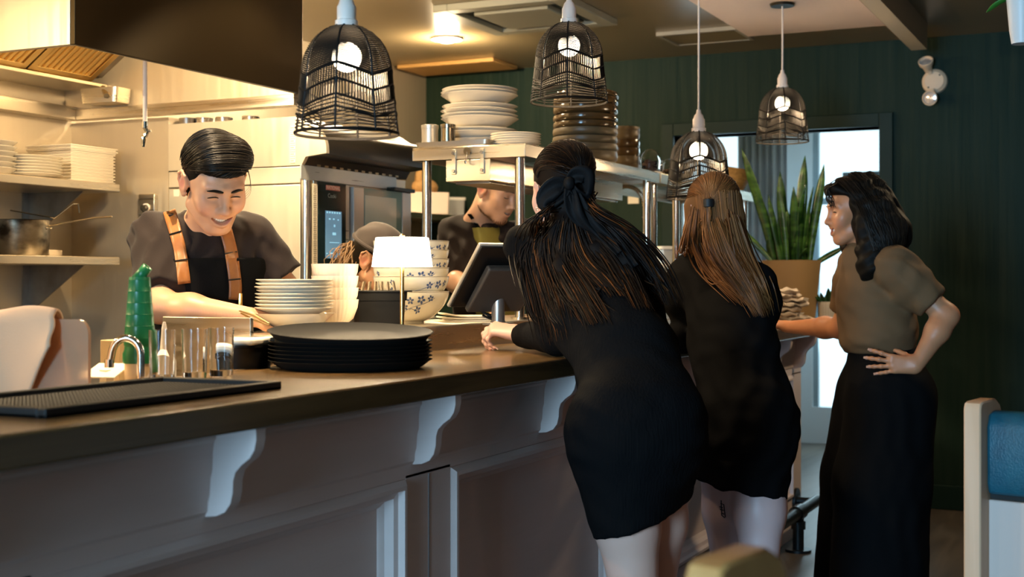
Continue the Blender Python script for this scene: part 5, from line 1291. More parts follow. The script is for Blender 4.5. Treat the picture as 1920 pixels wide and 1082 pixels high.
    L = SDF(axis(lx[0], lx[1], .012), axis(ly[0], ly[1], .012), axis(.0, 1.02, .012))
    for sx in (-1, 1):
        hp = pel+side*sx*.09; L.chain([hp, np.array([hp[0], hp[1], .5]), np.array([hp[0], hp[1]+.02, .06])], [.1, .078, .07], .03)
    L.cone(pel+UP*.05, pel-UP*.02, .13, .135, .04, flat=(fd, 1.3)); L.half((0, 0, .05), -UP); L.build('trousers', CLOTHK, o)
    return o
cook()
# ---------------------------------------------------------------- cook half hidden behind the pass shelf
def cook_two():
    o = empty('person', P(910, 700, 5.95)*np.array([1, 1, 0]), 'bearded person in a dark tee and olive apron looking down behind the pass shelf', 'person')
    hd = Head(P(930, 361, 5.85), face_dir(52, 24, 2), 1.06)
    nb = P(896, 428, 5.95); shR, shL = P(853, 437, 5.98), P(985, 446, 5.9); chest = P(905, 500, 5.93); pel = P(912, 640, 5.98)
    elR, wrR, elL, wrL = P(838, 520, 5.85), P(892, 548, 5.66), P(1010, 540, 5.78), P(950, 562, 5.62); fd = -FW*.8+RT*.6
    lx = [4.95, 5.95]; ly = [2.25, 2.98]; c = hd.c
    B = SDF(axis(*lx, .009, [(c[0]-.13, c[0]+.13, .0035)]), axis(*ly, .009, [(c[1]-.14, c[1]+.14, .0035)]), axis(-.01, c[2]+.2, .011, [(c[2]-.14, c[2]+.12, .0032)]))
    hd.skull(B, smile=.7, jaw=1.08, full=1.03, nose=1.1); B.cone(hd.w(0, -.025, -.05), nb, .058, .066, .03)
    B.cone(nb-UP*.04, chest, .1, .13, .05, flat=(fd, 1.5)); B.cone(chest, pel, .13, .13, .05, flat=(fd, 1.5)); B.chain([shR, nb-UP*.03, shL], [.05, .06, .05], .04)
    for a, b, w in ((shR, elR, wrR), (shL, elL, wrL)): B.chain([a, b], [.05, .044], .03); B.chain([b, b+(w-b)*.35, w], [.044, .045, .028], .025); hand(B, w, w-b, UP, RT if a is shR else -RT, [(25, 30, 20)]*4)
    rt = np.cross(fd, UP); rt /= np.linalg.norm(rt)
    for sx in (-1, 1):
        hp = pel+rt*sx*.09; an = np.array([hp[0], hp[1], .09]); B.chain([hp, (hp+an)/2, an], [.085, .055, .04], .03); B.cone(an-UP*.045, an-UP*.05+fd*.13, .035, .03, .02)
    up, lw = hd.smile(B, w=.026, lift=.008, open_=.0045, z0=-.058)
    items = [(hd.w(*p), .0055, (.5, .2, .15)) for p in lw+up]+[(hd.w(sx*.088, -.012, 0), .022, (.68, .24, .14)) for sx in (-1, 1)]
    BR = (.3, .15, .07)
    items = [(hd.w(sx*.057, .01, -.06), .02, BR) for sx in (-1, 1)]+[(hd.w(sx*.04, .045, -.086), .02, BR) for sx in (-1, 1)]+[(hd.w(0, .078, -.1), .02, BR)]+items
    body = B.build('body', SKIN, o, blobs((.66, .38, .24), items)); hd.teeth(o, w=.02, lift=.007, z0=-.0565, hgt=.007); BRM = mat('brown_hair', (.05, .022, .009), .45)
    hd.brows(B, o, BRM, .005, .034, .002, .4); hd.lashes(B, o, BRM, .0075, -.003, .0015)
    pl, off, rs = [], [], []
    for i in range(330):
        e = rng.uniform(-1, 1); zz = rng.uniform(0, 1); u0 = np.array([e*.75, .55-.75*abs(e)**1.5+.3*(1-abs(e)), -.72-.75*zz*(1-.6*abs(e))]); u1 = u0+np.array([.05*rng.normal(), .06, -.2])
        pl.append([u0*(1-t)+u1*t for t in np.linspace(0, 1, 5)]); off.append(.002); rs.append([.0009, .0011, .0011, .0008, .0004])
    strands(list(over(B, hd, (0, 0, .0), pl, off)), rs, 'beard', mat('brown_beard', (.16, .075, .03), .5), o, kind='stuff')
    Hs = SDF(axis(c[0]-.16, c[0]+.16, .005), axis(c[1]-.16, c[1]+.16, .005), axis(c[2]-.1, c[2]+.19, .005)); hd.E(Hs, (0, -.02, .052), (.08, .1, .084)); Hs.rbox(hd.w(0, .135, -.01), np.array((.12, .09, .088))*hd.s, hd.R, .012, .012, 's'); Hs.rbox(hd.w(0, .06, -.1), np.array((.13, .075, .1))*hd.s, hd.R, .01, .012, 's')
    for sx in (-1, 1): hd.E(Hs, (sx*.092, -.012, -.005), (.016, .026, .034), k=.006, mode='s')
    hair = Hs.build('hair', BRM, o); pl, off, rs = [], [], []
    for i in range(120):
        e = rng.uniform(-1, 1); u0 = np.array([e*.8, .3-.5*rng.random(), .8]); u1 = np.array([e*1.0, -.9, -.35]); pl.append([u0*(1-t)+u1*t for t in np.linspace(.4, 1.0, 7)]); off.append(.003); rs.append([.0016]*6+[.0006])
    strands(list(over(Hs, hd, (0, -.02, .05), pl, off)), rs, 'hair_strands', mat('lit_brown_hair', (.14, .07, .025), .4), hair, kind='stuff')
    T = SDF(axis(*lx, .008), axis(*ly, .008), axis(.8, 1.62, .008)); T.cone(nb-UP*.06, chest, .12, .155, .05, flat=(fd, 1.4)); T.cone(chest, pel, .155, .16, .05, flat=(fd, 1.4)); T.chain([shR, nb-UP*.02, shL], [.07, .07, .07], .05)
    for a, b in ((shR, elR), (shL, elL)): T.cone(a, b, .07, .068, .04)
    T.cone(nb+UP*.016, nb-UP*.03, .072, .085, .015); T.half(pel-UP*.1, -UP); T.cone(nb+UP*.09, nb-UP*.006+fd*.012, .064, .066, .004, 's'); T.wrinkle(.015, [((60, 50, -38), .3), ((-52, 70, 40), 1.7), ((35, -45, 75), 2.9)]); T.build('t_shirt', TEEK, o)
    OLV = mat('olive_canvas', (.2, .17, .03), .75, bump=(400, .25, .002)); A = SDF(axis(*lx, .008), axis(*ly, .008), axis(.5, 1.5, .008)); tp = P(930, 424, 5.85)
    A.cone(chest+UP*.1, chest, .15, .162, .03, flat=(fd, 1.36)); A.cone(chest, pel-UP*.3, .162, .175, .05, flat=(fd, 1.33)); A.half(tp, UP+RT*.1); A.half(chest+fd*.02, -fd); A.half(pel-UP*.3, -UP); A.half(P(901, 450, 5.8), -rt if (-rt)@RT < 0 else rt); A.build('apron', OLV, o)
    q = list(front([T], [(880, 402), (886, 410), (893, 420), (902, 433)], 5.3, 6.4, 5.8)-FW*.006)
    if len(q) > 2:
        q = bez(q, 10); MB().grid(np.array([[p-RT*.008, p, p+RT*.008] for p in q])).build('apron_strap', APRONK, o, solid=.004)
        MB().tube([q[-1]-FW*.006+RT*.008*math.cos(a)+UP*.008*math.sin(a) for a in np.linspace(0, 2*PI, 15)[:-1]], .003, 6, closed=True).build('strap_ring', DARKM, o)
    L = SDF(axis(*lx, .013), axis(*ly, .013), axis(0, 1.1, .013))
    for sx in (-1, 1): hp = pel+rt*sx*.09; L.chain([hp, np.array([hp[0], hp[1], .06])], [.1, .07], .03)
    L.cone(pel+UP*.05, pel, .13, .135, .04, flat=(fd, 1.3)); L.half((0, 0, .05), -UP); L.build('trousers', CLOTHK, o)
cook_two()
# ---------------------------------------------------------------- cook bent behind the lamp, in a cap
def cook_three():
    o = empty('person', P(705, 900, 4.98)*np.array([1, 1, 0]), 'person in a dark cap with a light brown ponytail, bent behind the lit lamp', 'person')
    hd = Head(P(712, 492, 4.9), face_dir(62, 22, 0), 1.0); c = hd.c; nb = P(683, 560, 4.98); fd = -FW*.45+RT*.9; rt = np.cross(fd, UP)
    pel = P(660, 720, 5.06); chest = (nb*.65+pel*.35); shR, shL = nb+rt*.17-UP*.05, nb-rt*.17-UP*.05
    elR, elL = shR+fd*.12-UP*.24, shL+fd*.12-UP*.24; wrR, wrL = elR+fd*.2+UP*.1, elL+fd*.2+UP*.1
    lx = [min(c[0], nb[0], pel[0])-.34, c[0]+.32]; ly = [c[1]-.38, c[1]+.36]
    B = SDF(axis(*lx, .01, [(c[0]-.12, c[0]+.12, .004)]), axis(*ly, .01, [(c[1]-.13, c[1]+.13, .004)]), axis(-.01, c[2]+.16, .012, [(c[2]-.13, c[2]+.13, .004)]))
    hd.skull(B, smile=.5); B.cone(hd.w(0, -.025, -.05), nb, .05, .056, .03); B.cone(nb-UP*.05, chest, .09, .11, .05, flat=(fd, 1.5)); B.cone(chest, pel, .11, .12, .05, flat=(fd, 1.4)); B.chain([shR, nb-UP*.03, shL], [.045, .055, .045], .04)
    for a, b, w in ((shR, elR, wrR), (shL, elL, wrL)): B.chain([a, b], [.044, .038], .03); B.chain([b, b+(w-b)*.35, w], [.038, .038, .024], .025); hand(B, w, w-b, UP, -rt if a is shR else rt, [(25, 30, 20)]*4, .92)
    for sx in (-1, 1): hp = pel+rt*sx*.09; an = np.array([hp[0], hp[1], .09]); B.chain([hp, (hp+an)/2, an], [.085, .055, .04], .03); B.cone(an-UP*.045, an-UP*.05+fd*.13, .033, .028, .02)
    hd.smile(B, w=.024, lift=.003, open_=.0015); B.build('body', SKIN, o, blobs(SK_A, [(hd.w(sx*.088, -.012, 0), .022, (.66, .27, .18)) for sx in (-1, 1)]))
    hd.brows(B, o, HAIRK, .0045, .034, .002, .4); hd.lashes(B, o, HAIRK, .0075, -.003, .0014)
    Hs = SDF(axis(c[0]-.2, c[0]+.2, .0045), axis(c[1]-.2, c[1]+.2, .0045), axis(c[2]-.16, c[2]+.17, .0045)); hd.E(Hs, (0, -.025, .04), (.078, .1, .084)); hd.E(Hs, (0, -.055, -.025), (.064, .055, .055), k=.03); Hs.rbox(hd.w(0, .12, -.04), np.array((.12, .1, .1))*hd.s, hd.R, .01, .01, 's'); Hs.rbox(hd.w(0, .06, -.12), np.array((.13, .085, .08))*hd.s, hd.R, .01, .01, 's')
    for sx in (-1, 1): hd.E(Hs, (sx*.092, -.012, -.005), (.018, .028, .034), k=.006, mode='s')
    hair = Hs.build('hair', HAIRK, o); root = hd.w(.0, -.125, .015); paths, rs = [], []
    tail = P(628, 522, 4.9)
    for i in range(150):
        j = rng.normal(size=3)*.016; e = tail+rng.normal(size=3)*np.array([.02, .02, .016])+RT*rng.uniform(0, .05); m = (root+e)/2+UP*.02+rng.normal(size=3)*.022
        paths.append(bez([root+j*.5, m+j*.3, e, e-UP*.012+RT*rng.normal()*.02], 12)); r = rng.uniform(.0014, .0026); rs.append([r]*10+[r*.7, r*.3])
    strands(paths, rs, 'ponytail', mat('lit_ash_hair', (.2, .11, .05), .45, island=((.36, .22, .11), (.2, 1.))), hair, kind='stuff')
    CAP = mat('cap_cloth', (.045, .032, .028), .8, sheen=.2, bump=(300, .3, .002)); K = SDF(axis(c[0]-.2, c[0]+.2, .0045), axis(c[1]-.2, c[1]+.2, .0045), axis(c[2]-.05, c[2]+.19, .0045))
    hd.E(K, (0, -.02, .055), (.086, .108, .087)); K.half(hd.w(0, -.02, .052), -hd.R[:, 2]*1.+hd.R[:, 1]*-.12); K.wrinkle(.005, [((70, -40, 60), .4), ((-60, 80, 30), 1.)]); cap = K.build('cap', CAP, o)
    ring = [ell_pt(hd, (0, -.02, .055), (.087, .109, .086), (math.cos(a), math.sin(a), -.02-.1*math.sin(a)), 1.01) for a in np.linspace(0, 2*PI, 33)[:-1]]; MB().tube(ring, .0075, 8, closed=True).build('cap_band', CAP, cap)
    G = [[hd.w(.07*s*(1-.25*v), .085+.06*v-.05*s*s, .062-.012*v-.012*s*s) for s in np.linspace(-1, 1, 13)] for v in np.linspace(0, 1, 6)]; MB().grid(np.array(G)).build('cap_peak', CAP, cap, solid=.005, smooth=70)
    T = SDF(axis(*lx, .009), axis(*ly, .009), axis(.7, 1.35, .009)); T.cone(nb-UP*.05, chest, .11, .135, .05, flat=(fd, 1.4)); T.cone(chest, pel, .135, .15, .05, flat=(fd, 1.35)); T.chain([shR, nb-UP*.02, shL], [.062, .065, .062], .05)
    for a, b in ((shR, elR), (shL, elL)): T.cone(a, a+(b-a)*.9, .062, .06, .04)
    T.half(pel-UP*.08, -UP); T.wrinkle(.008, [((60, 50, -38), .3), ((-52, 70, 40), 1.7)]); T.build('shirt', CLOTHK, o)
    L = SDF(axis(*lx, .013), axis(*ly, .013), axis(0, pel[2]+.1, .013))
    for sx in (-1, 1): hp = pel+rt*sx*.09; L.chain([hp, np.array([hp[0], hp[1], .06])], [.1, .07], .03)
    L.half((0, 0, .05), -UP); L.build('trousers', CLOTHK, o)
    q = P(617, 518, 4.96); MB().tube([nb+rt*.06+UP*.02, nb+rt*.03-fd*.06+UP*.03, nb-rt*.05-fd*.04+UP*.02], [.007]*3, 8, flat=.4).build('apron_neck_loop', mat('olive_canvas', (.2, .17, .03), .75), o)
cook_three()
# ---------------------------------------------------------------- woman leaning on the bar, back to the camera
def long_hair(Hs, hd, cen, name, m, parent, paths, rs): return strands(paths, rs, name, m, parent, kind='stuff')
LITSK = (.68, .41, .32)
def woman_one():
    o = empty('person', P(1190, 900, 3.4)*np.array([1, 1, 0]), 'person in a black ribbed dress leaning on the bar, long dark hair with a bow', 'person')
    hd = Head(P(1054, 366, 3.76), face_dir(204, 6, 3), .99); c = hd.c
    nb = P(1066, 452, 3.76); shL, shR = P(985, 462, 3.84), P(1165, 487, 3.66); elL, wrL = P(1046, 630, 3.72), P(972, 628, 4.02); elR, wrR = P(1235, 650, 3.72), P(1180, 640, 3.95)
    mid = P(1125, 600, 3.62); pel = P(1193, 775, 3.42); bk = -FW*.93-RT*.36                     # bk: out of the back
    hipL, hipR = P(1160, 830, 3.4), P(1235, 830, 3.46); knL, knR = P(1192, 1135, 3.4), P(1222, 1120, 3.62)
    anL, anR = knL+FW*.08, knR+FW*.06; anL[2] = anR[2] = .09
    lx = [min(hipL[0], pel[0], shL[0])-.3, wrL[0]+.3]; ly = [min(hipR[1], pel[1])-.25, wrL[1]+.24]
    fx = [(wrL[0]-.07, wrL[0]+.17, .0035)]; fy = [(wrL[1]-.08, wrL[1]+.15, .0035)]
    B = SDF(axis(lx[0], lx[1], .009, fx+[(c[0]-.1, c[0]+.1, .006)]), axis(ly[0], ly[1], .009, fy), axis(-.01, c[2]+.17, .011, [(1.04, 1.17, .003), (c[2]-.13, c[2]+.1, .005)]))
    hd.skull(B, smile=.6); hd.smile(B, w=.024, lift=.005, open_=.002); B.cone(hd.w(0, -.025, -.05), nb, .05, .056, .03)
    B.chain([nb-UP*.02, mid], [.09, .1], .05, flat=(bk, 1.6)); B.chain([mid, pel], [.09, .13], .05, flat=(bk, 1.4)); B.chain([shL, nb-UP*.04, shR], [.042, .055, .042], .04)
    for a, b, w in ((shL, elL, wrL), (shR, elR, wrR)): B.chain([a, b], [.04, .036], .03); B.chain([b, b+(w-b)*.35, w], [.036, .037, .023], .02)
    d1 = FW*.3-RT*.95; d1 /= np.linalg.norm(d1)
    hd1 = d1*.95+UP*.16; n1 = UP*.9-FW*.42; t1 = -FW*.8-UP*.45+RT*0
    t1 = -np.cross(hd1, n1); t1 = t1 if t1@FW > 0 else -t1
    tips = hand(B, wrL+UP*.006, hd1, n1, t1, [(38, 42, 20), (46, 46, 25), (52, 50, 30), (58, 52, 30)], .93, thumb=(.75, .3, .5))
    hand(B, wrR, FW*.3-RT*.9, UP, FW, [(25, 35, 20)]*4, .9)
    for h_, k_, a_ in ((hipL, knL, anL), (hipR, knR, anR)):
        B.chain([h_, (h_+k_)/2, k_], [.088, .082, .058], .03); cf = k_*.68+a_*.32+bk*.02; B.chain([k_, cf, a_], [.055, .056, .036], .03); B.cone(a_-UP*.045, a_-UP*.055-bk*.13, .033, .026, .02)
    body = B.build('body', SKIN, o, blobs(LITSK, [(hd.w(sx*.088, -.012, 0), .024, (.66, .27, .18)) for sx in (-1, 1)]+[(q+v*.004, .014, (.72, .36, .28)) for q, v in tips[:4]]))
    nails(tips[:4], n1, o, mat('pale_nail', (.8, .55, .48), .25), .93, .0075)
    # ring on the index finger
    k0 = wrL+UP*.006+(hd1/np.linalg.norm(hd1)*.1+t1/np.linalg.norm(t1)*.024)*.93
    MB().tube([k0+np.asarray(ortho(hd1-UP*.5)[1])*.0098*math.cos(a)+np.asarray(ortho(hd1-UP*.5)[2])*.0098*math.sin(a) for a in np.linspace(0, 2*PI, 21)[:-1]], .0011, 6, closed=True).build('finger_ring', mat('silver', (.8, .75, .7), .2, 1.), o)
    er = hd.w(-.083, 0, -.036); MB().tube([er+UP*.004*math.cos(a)*1.6+hd.R[:, 1]*.006*math.sin(a) for a in np.linspace(0, 2*PI, 15)[:-1]], .001, 6, closed=True).build('earring', mat('silver', (.8, .75, .7), .2, 1.), o)
    # dress
    D = SDF(axis(lx[0], lx[1]-.1, .0075), axis(ly[0], ly[1], .0075), axis(.52, 1.52, .0075))
    D.cone(nb-UP*.03, mid, .115, .125, .06, flat=(bk, 1.55)); D.cone(mid, P(1172, 668, 3.52), .125, .125, .05, flat=(bk, 1.35)); D.cone(P(1172, 668, 3.52), pel, .125, .158, .06, flat=(bk, 1.25))
    D.chain([shL, nb-UP*.02, shR], [.058, .066, .058], .05)
    D.ell(P(1150, 800, 3.37), (.115, .115, .13), None, .06); D.ell(P(1238, 795, 3.44), (.115, .115, .13), None, .06)
    hmL, hmR = P(1174, 992, 3.37), P(1236, 966, 3.56); D.cone(P(1152, 840, 3.38), hmL, .118, .088, .05); D.cone(P(1232, 840, 3.46), hmR, .118, .075, .05)
    D.cone(P(1198, 830, 3.4), P(1200, 980, 3.44), .13, .08, .07)
    hm = hmL*.5+hmR*.5; nrm = -(UP*.98+RT*-.14+FW*.0); D.half(P(1180, 986, 3.4), -(UP+RT*-.3))
    for a, b, w in ((shL, elL, wrL), (shR, elR, wrR)):
        D.chain([a, a*.4+b*.6, b], [.056, .05, .053], .03); e = b+(w-b)*.93; D.cone(b, e, .053, .036, .02, cut=[(e, w-b)])
    D.cone(nb+UP*.1, nb+UP*.0-bk*.0, .05, .052, .006, 's')
    D.wrinkle(.005, [((40, 40, -60), .3), ((-52, 50, 40), 1.7), ((30, -35, 90), 2.9)]); D.build('dress', KNITK, o)
    # hair
    Hs = SDF(axis(c[0]-.2, c[0]+.2, .004), axis(c[1]-.2, c[1]+.2, .004), axis(c[2]-.22, c[2]+.18, .004))
    hd.E(Hs, (0, -.022, .05), (.082, .105, .088)); hd.E(Hs, (0, -.05, .085), (.065, .07, .058), k=.04); hd.E(Hs, (0, -.06, -.04), (.066, .06, .07), k=.04); Hs.rbox(hd.w(0, .14, -.01), np.array((.12, .09, .09)), hd.R, .012, .012, 's'); Hs.rbox(hd.w(0, .065, -.12), np.array((.13, .08, .105)), hd.R, .01, .015, 's')
    for sx in (-1, 1): hd.E(Hs, (sx*.092, -.008, -.006), (.018, .026, .036), k=.006, mode='s')
    tie = hd.w(.0, -.118, .035)
    hair = Hs.build('hair', HAIRDB, o); pl, off, rs = [], [], []
    for i in range(330):
        a = rng.uniform(-1, 1); u0 = np.array([a*1.0, .75-.9*a*a+.1*rng.random(), .55-.5*a*a+.1*rng.random()]); u2 = np.array([.12*a, -1., .0+.1*rng.normal()]); u1 = np.array([a*.95, -.15, .95-.5*abs(a)])
        e = rng.uniform(.75, 1.); pl.append([(1-t)**2*u0+2*t*(1-t)*u1+t*t*u2 for t in np.linspace(0, e, 13)]); off.append(rng.uniform(0, .003)); rs.append([.0016]*12+[.0008])
    paths = [list(p) for p in over(Hs, hd, (0, -.022, .04), pl, off)]
    paths2, rs2 = [], []
    # long lengths: hanging fans in front of the back, measured on the photograph's fall of hair
    fans = [((1012, 418), (1006, 445), (1002, 485), (1014, 545), 40), ((1030, 420), (1020, 460), (1030, 520), (1050, 600), 60), ((1040, 425), (1000, 480), (1018, 560), (1036, 648), 60), ((1058, 420), (1050, 490), (1078, 545), (1112, 612), 110), ((1075, 420), (1092, 480), (1130, 520), (1155, 560), 90), ((1090, 410), (1140, 455), (1185, 520), (1215, 585), 120), ((1105, 400), (1165, 440), (1215, 500), (1246, 575), 130)]
    Q, st = [], []
    for a, b, d_, e, n in fans:
        for i in range(n):
            j = rng.normal(size=2); st.append(P(*a, 3.72)*.5+tie*.5+RT*rng.normal()*.014+UP*rng.normal()*.012)
            for k_, (q, sp) in enumerate(((a, 9), (b, 14), (d_, 17), (e, 17))): Q.append((q[0]+j[0]*sp, q[1]+(j[1]*10 if k_ < 3 else -abs(j[1])*20)))
    F3 = front([D, Hs], Q, 3.1, 4.1, 3.6).reshape(-1, 4, 3)
    for s0, f3 in zip(st, F3):
        lf = .004+.013*rng.random(); p = bez([s0]+[v-FW*lf for v in f3], 18); paths2.append(p); r = rng.uniform(.0014, .0028); rs2.append([r]*14+[r*.8, r*.6, r*.4, r*.15])
    strands(paths, rs, 'pulled_back_hair', HAIRD, hair, kind='stuff')
    strands(paths2, rs2, 'loose_lengths', mat('dark_chestnut_hair', (.008, .004, .0025), .5, spec=.12, island=((.16, .05, .012), (.8, 1.))), hair, kind='stuff')
    # underlying mass of the lengths
    Ms = SDF(axis(lx[0], c[0]+.3, .008), axis(ly[0], c[1]+.2, .008), axis(1.0, 1.62, .008))
    for q in ([(1070, 385), (1095, 430), (1120, 470), (1150, 520)], [(1085, 390), (1135, 440), (1180, 490), (1218, 545)], [(1055, 390), (1052, 440), (1060, 500), (1085, 560)]):
        pts = []
        for px_, py_ in q:
            s_ = D.hit(px_, py_, 3.1, 4.1); h_ = Hs.hit(px_, py_, 3.1, 4.1); cand = [v for v in (s_, h_) if v is not None]; pts.append(min(cand, key=lambda v: v@FW) if cand else P(px_, py_, 3.66))
        Ms.chain(pts, [.024, .027, .022, .008], .03, flat=(FW, 2.8))
    Ms.wrinkle(.004, [((120, 20, 10), .2), ((60, -140, 20), 1.)]); Ms.build('hair_mass', HAIRDB, hair)
    # bow
    RIB = mat('black_satin_ribbon', (.006, .006, .0065), .65, spec=.15, bump=(30, .15, .01)); bc = Hs.hit(1066, 345, 3.2, 4.) ; bc = (bc if bc is not None else tie)-FW*.016
    bow = MB(); 
    def band(pts, w, nrm=None):
        pts = bez(pts, 22); G = []
        for i, p in enumerate(pts):
            tg = pts[min(i+1, 21)]-pts[max(i-1, 0)]; tg /= np.linalg.norm(tg)+1e-9; s = np.cross(tg, FW); s /= np.linalg.norm(s)+1e-9
            ww = w*(.45+.55*math.sin(PI*min(1, i/12))) if len(pts) else w; G.append([p+s*ww*e+FW*(.006*math.sin(e*3+i*.4)) for e in np.linspace(-1, 1, 7)])
        return np.array(G)
    b_ = empty('bow_anchor', bc, None, None); bpy.data.objects.remove(b_)
    lp = MB()
    lp.grid(band([bc, bc-RT*.035-UP*.006-FW*.006, bc-RT*.066-UP*.04-FW*.002, bc-RT*.062-UP*.066+FW*.0, bc-RT*.018-UP*.036-FW*.004, bc], .027))
    bow = lp.build('hair_bow', RIB, o, solid=.0022, smooth=80); lp = MB()
    lp.grid(band([bc, bc+RT*.02+UP*.022-FW*.006, bc+RT*.05+UP*.02-FW*.006, bc+RT*.052-UP*.03+FW*.01, bc+RT*.022-UP*.026-FW*.004, bc], .024)); lp.build('bow_loop', RIB, bow, solid=.0022, smooth=80)
    lp = MB()
    for q in ([(1066, 350), (1078, 400), (1120, 440), (1160, 475)], [(1070, 352), (1100, 410), (1150, 450), (1190, 500)]):
        pts = [bc]+[(lambda s_: (s_ if s_ is not None else P(a, b, 3.62))-FW*.02)(Ms.hit(a, b, 3.1, 4.1)) for a, b in q[1:]]; G = band(pts, .022)
        lp.grid(G)
    lp.build('bow_tail', RIB, bow, solid=.0018, smooth=80); MB().sphere(bc-FW*.008, .016, 16, 10, (1, 1, 1.2)).build('bow_knot', RIB, bow)
    for a_, nm in ((anL, 'l'), (anR, 'r')): Sh = SDF(axis(a_[0]-.2, a_[0]+.2, .008), axis(a_[1]-.2, a_[1]+.2, .008), axis(0.003, .12, .006)); Sh.cone(a_-UP*.05+bk*.02, a_-UP*.058-bk*.14, .04, .032, .02); Sh.half((0, 0, .005), -UP); Sh.build('shoe', BLACKP, o)
woman_one()
# ---------------------------------------------------------------- fair-haired woman at the bar
def woman_two():
    o = empty('person', P(1390, 900, 4.18)*np.array([1, 1, 0]), 'person with back turned in a short black dress, golden hair in a black band', 'person')
    hd = Head(P(1334, 404, 4.36), face_dir(200, 10, 0), .99); c = hd.c; nb = P(1344, 486, 4.36)
    shL, shR = P(1290, 522, 4.44), P(1415, 535, 4.26); elL, wrL = P(1280, 632, 4.42), P(1310, 625, 4.68); elR, wrR = P(1428, 634, 4.33), P(1400, 624, 4.58)
    mid = P(1370, 630, 4.27); pel = P(1396, 760, 4.18); bk = -FW*.9-RT*.43; rt = np.cross(UP, bk)*-1
    hipL, hipR = P(1362, 810, 4.2), P(1425, 810, 4.14); knL, knR = P(1368, 1075, 4.25), P(1424, 1080, 4.08); anL, anR = knL+bk*.02-UP*.3, knR+bk*.02; anL[2] = anR[2] = .09
    lx = [min(pel[0], knR[0])-.3, c[0]+.45]; ly = [knR[1]-.27, c[1]+.42]
    B = SDF(axis(*lx, .01), axis(*ly, .01), axis(-.01, c[2]+.17, .01, [(c[2]-.13, c[2]+.1, .006)]))
    hd.skull(B, smile=.3); B.cone(hd.w(0, -.025, -.05), nb, .048, .054, .03); B.chain([nb-UP*.02, mid], [.085, .1], .05, flat=(bk, 1.6)); B.chain([mid, pel], [.09, .13], .05, flat=(bk, 1.4)); B.chain([shL, nb-UP*.04, shR], [.04, .055, .04], .04)
    for a, b, w, s_ in ((shL, elL, wrL, 1), (shR, elR, wrR, -1)): B.chain([a, b], [.04, .036], .03); B.chain([b, b+(w-b)*.35, w], [.036, .036, .023], .02); hand(B, w, w-b, UP, RT*s_, [(20, 25, 15)]*4, .9)
    for h_, k_, a_ in ((hipL, knL, anL), (hipR, knR, anR)):
        B.chain([h_, h_*.45+k_*.55, k_], [.098, .078, .053], .03); cf = k_*.7+a_*.3+bk*.022; B.chain([k_, cf, a_], [.05, .054, .034], .03); B.cone(a_-UP*.045, a_-UP*.055-bk*.13, .032, .025, .02)
    body = B.build('body', SKIN, o, blobs((.66, .45, .42), []))
    tm = MB(); 
    for sgm in ([(1351, 944), (1357, 946), (1359, 962), (1360, 970)], [(1349, 950), (1355, 952)], [(1350, 955), (1357, 957)], [(1352, 962), (1358, 964)], [(1352, 938), (1353, 966), (1359, 971)]):
        q = [B.hit(a, b, 3.8, 4.6) for a, b in sgm]; q = [v-FW*.0008 for v in q if v is not None]
        if len(q) > 1: tm.tube(q, .0016, 5)
    if tm.v: tm.build('tattoo', mat('ink', (.02, .02, .035), .6), o)
    D = SDF(axis(*lx, .008), axis(*ly, .008), axis(.52, 1.45, .008)); wst = P(1380, 680, 4.23)
    D.cone(nb-UP*.035, mid, .12, .13, .06, flat=(bk, 1.5)); D.cone(mid, wst, .13, .125, .05, flat=(bk, 1.35)); D.cone(wst, pel, .125, .155, .06, flat=(bk, 1.25)); D.chain([shL, nb-UP*.025, shR], [.062, .066, .062], .05)
    D.ell(P(1370, 800, 4.17), (.11, .11, .14), None, .06); D.ell(P(1425, 800, 4.12), (.11, .11, .14), None, .06)
    D.cone(P(1366, 830, 4.2), P(1368, 1000, 4.22), .118, .09, .05); D.cone(P(1418, 830, 4.14), P(1408, 1000, 4.1), .118, .09, .06); D.cone(P(1392, 830, 4.17), P(1390, 1000, 4.17), .125, .1, .05)
    D.half(P(1390, 920, 4.1), -(UP+RT*.14+FW*-.05)); tl = P(1440, 930, 4.07); D.cone(P(1436, 890, 4.07), P(1452, 938, 4.06), .03, .007, .03, flat=(FW, 1.6))
    for a, b in ((shL, elL), (shR, elR)):
        D.chain([a, a*.62+b*.38], [.07, .078], .03); D.cone(a*.62+b*.38, a*.45+b*.55, .078, .058, .02); D.cone(a*.5+b*.5, b, .05, .048, .01)
    for b, w in ((elL, wrL), (elR, wrR)): D.cone(b, b+(w-b)*.9, .047, .035, .02, cut=[(b+(w-b)*.9, w-b)])
    D.cone(nb+UP*.1, nb+UP*.004, .05, .054, .006, 's'); D.wrinkle(.008, [((40, 40, -60), .3), ((-62, 50, 40), 1.7), ((30, -35, 80), 2.9)]); D.build('dress', CLOTHK, o)
    Hs = SDF(axis(c[0]-.2, c[0]+.2, .004), axis(c[1]-.2, c[1]+.2, .004), axis(c[2]-.24, c[2]+.18, .004)); hd.E(Hs, (0, -.022, .05), (.081, .103, .088)); hd.E(Hs, (0, -.04, -.02), (.08, .08, .09), k=.03)
    for sx in (-1, 1): Hs.chain([hd.w(sx*.075, 0, .03), hd.w(sx*.084, -.005, -.06), hd.w(sx*.08, -.0, -.13)], [.02, .02, .004], .03)
    Hs.chain([hd.w(0, -.08, -.04), hd.w(.0, -.085, -.13), hd.w(.03, -.1, -.19)], [.06, .07, .06], .03, flat=(hd.R[:, 1], 1.5)); Hs.rbox(hd.w(0, .13, -.03), np.array((.06, .09, .13)), hd.R, .02, .012, 's')
    hair = Hs.build('hair', HAIRGB, o); tie = Hs.hit(1328, 381, 3.9, 4.7); tie = (tie if tie is not None else hd.w(0, -.12, .03))-FW*.006; pl, off, rs = [], [], []
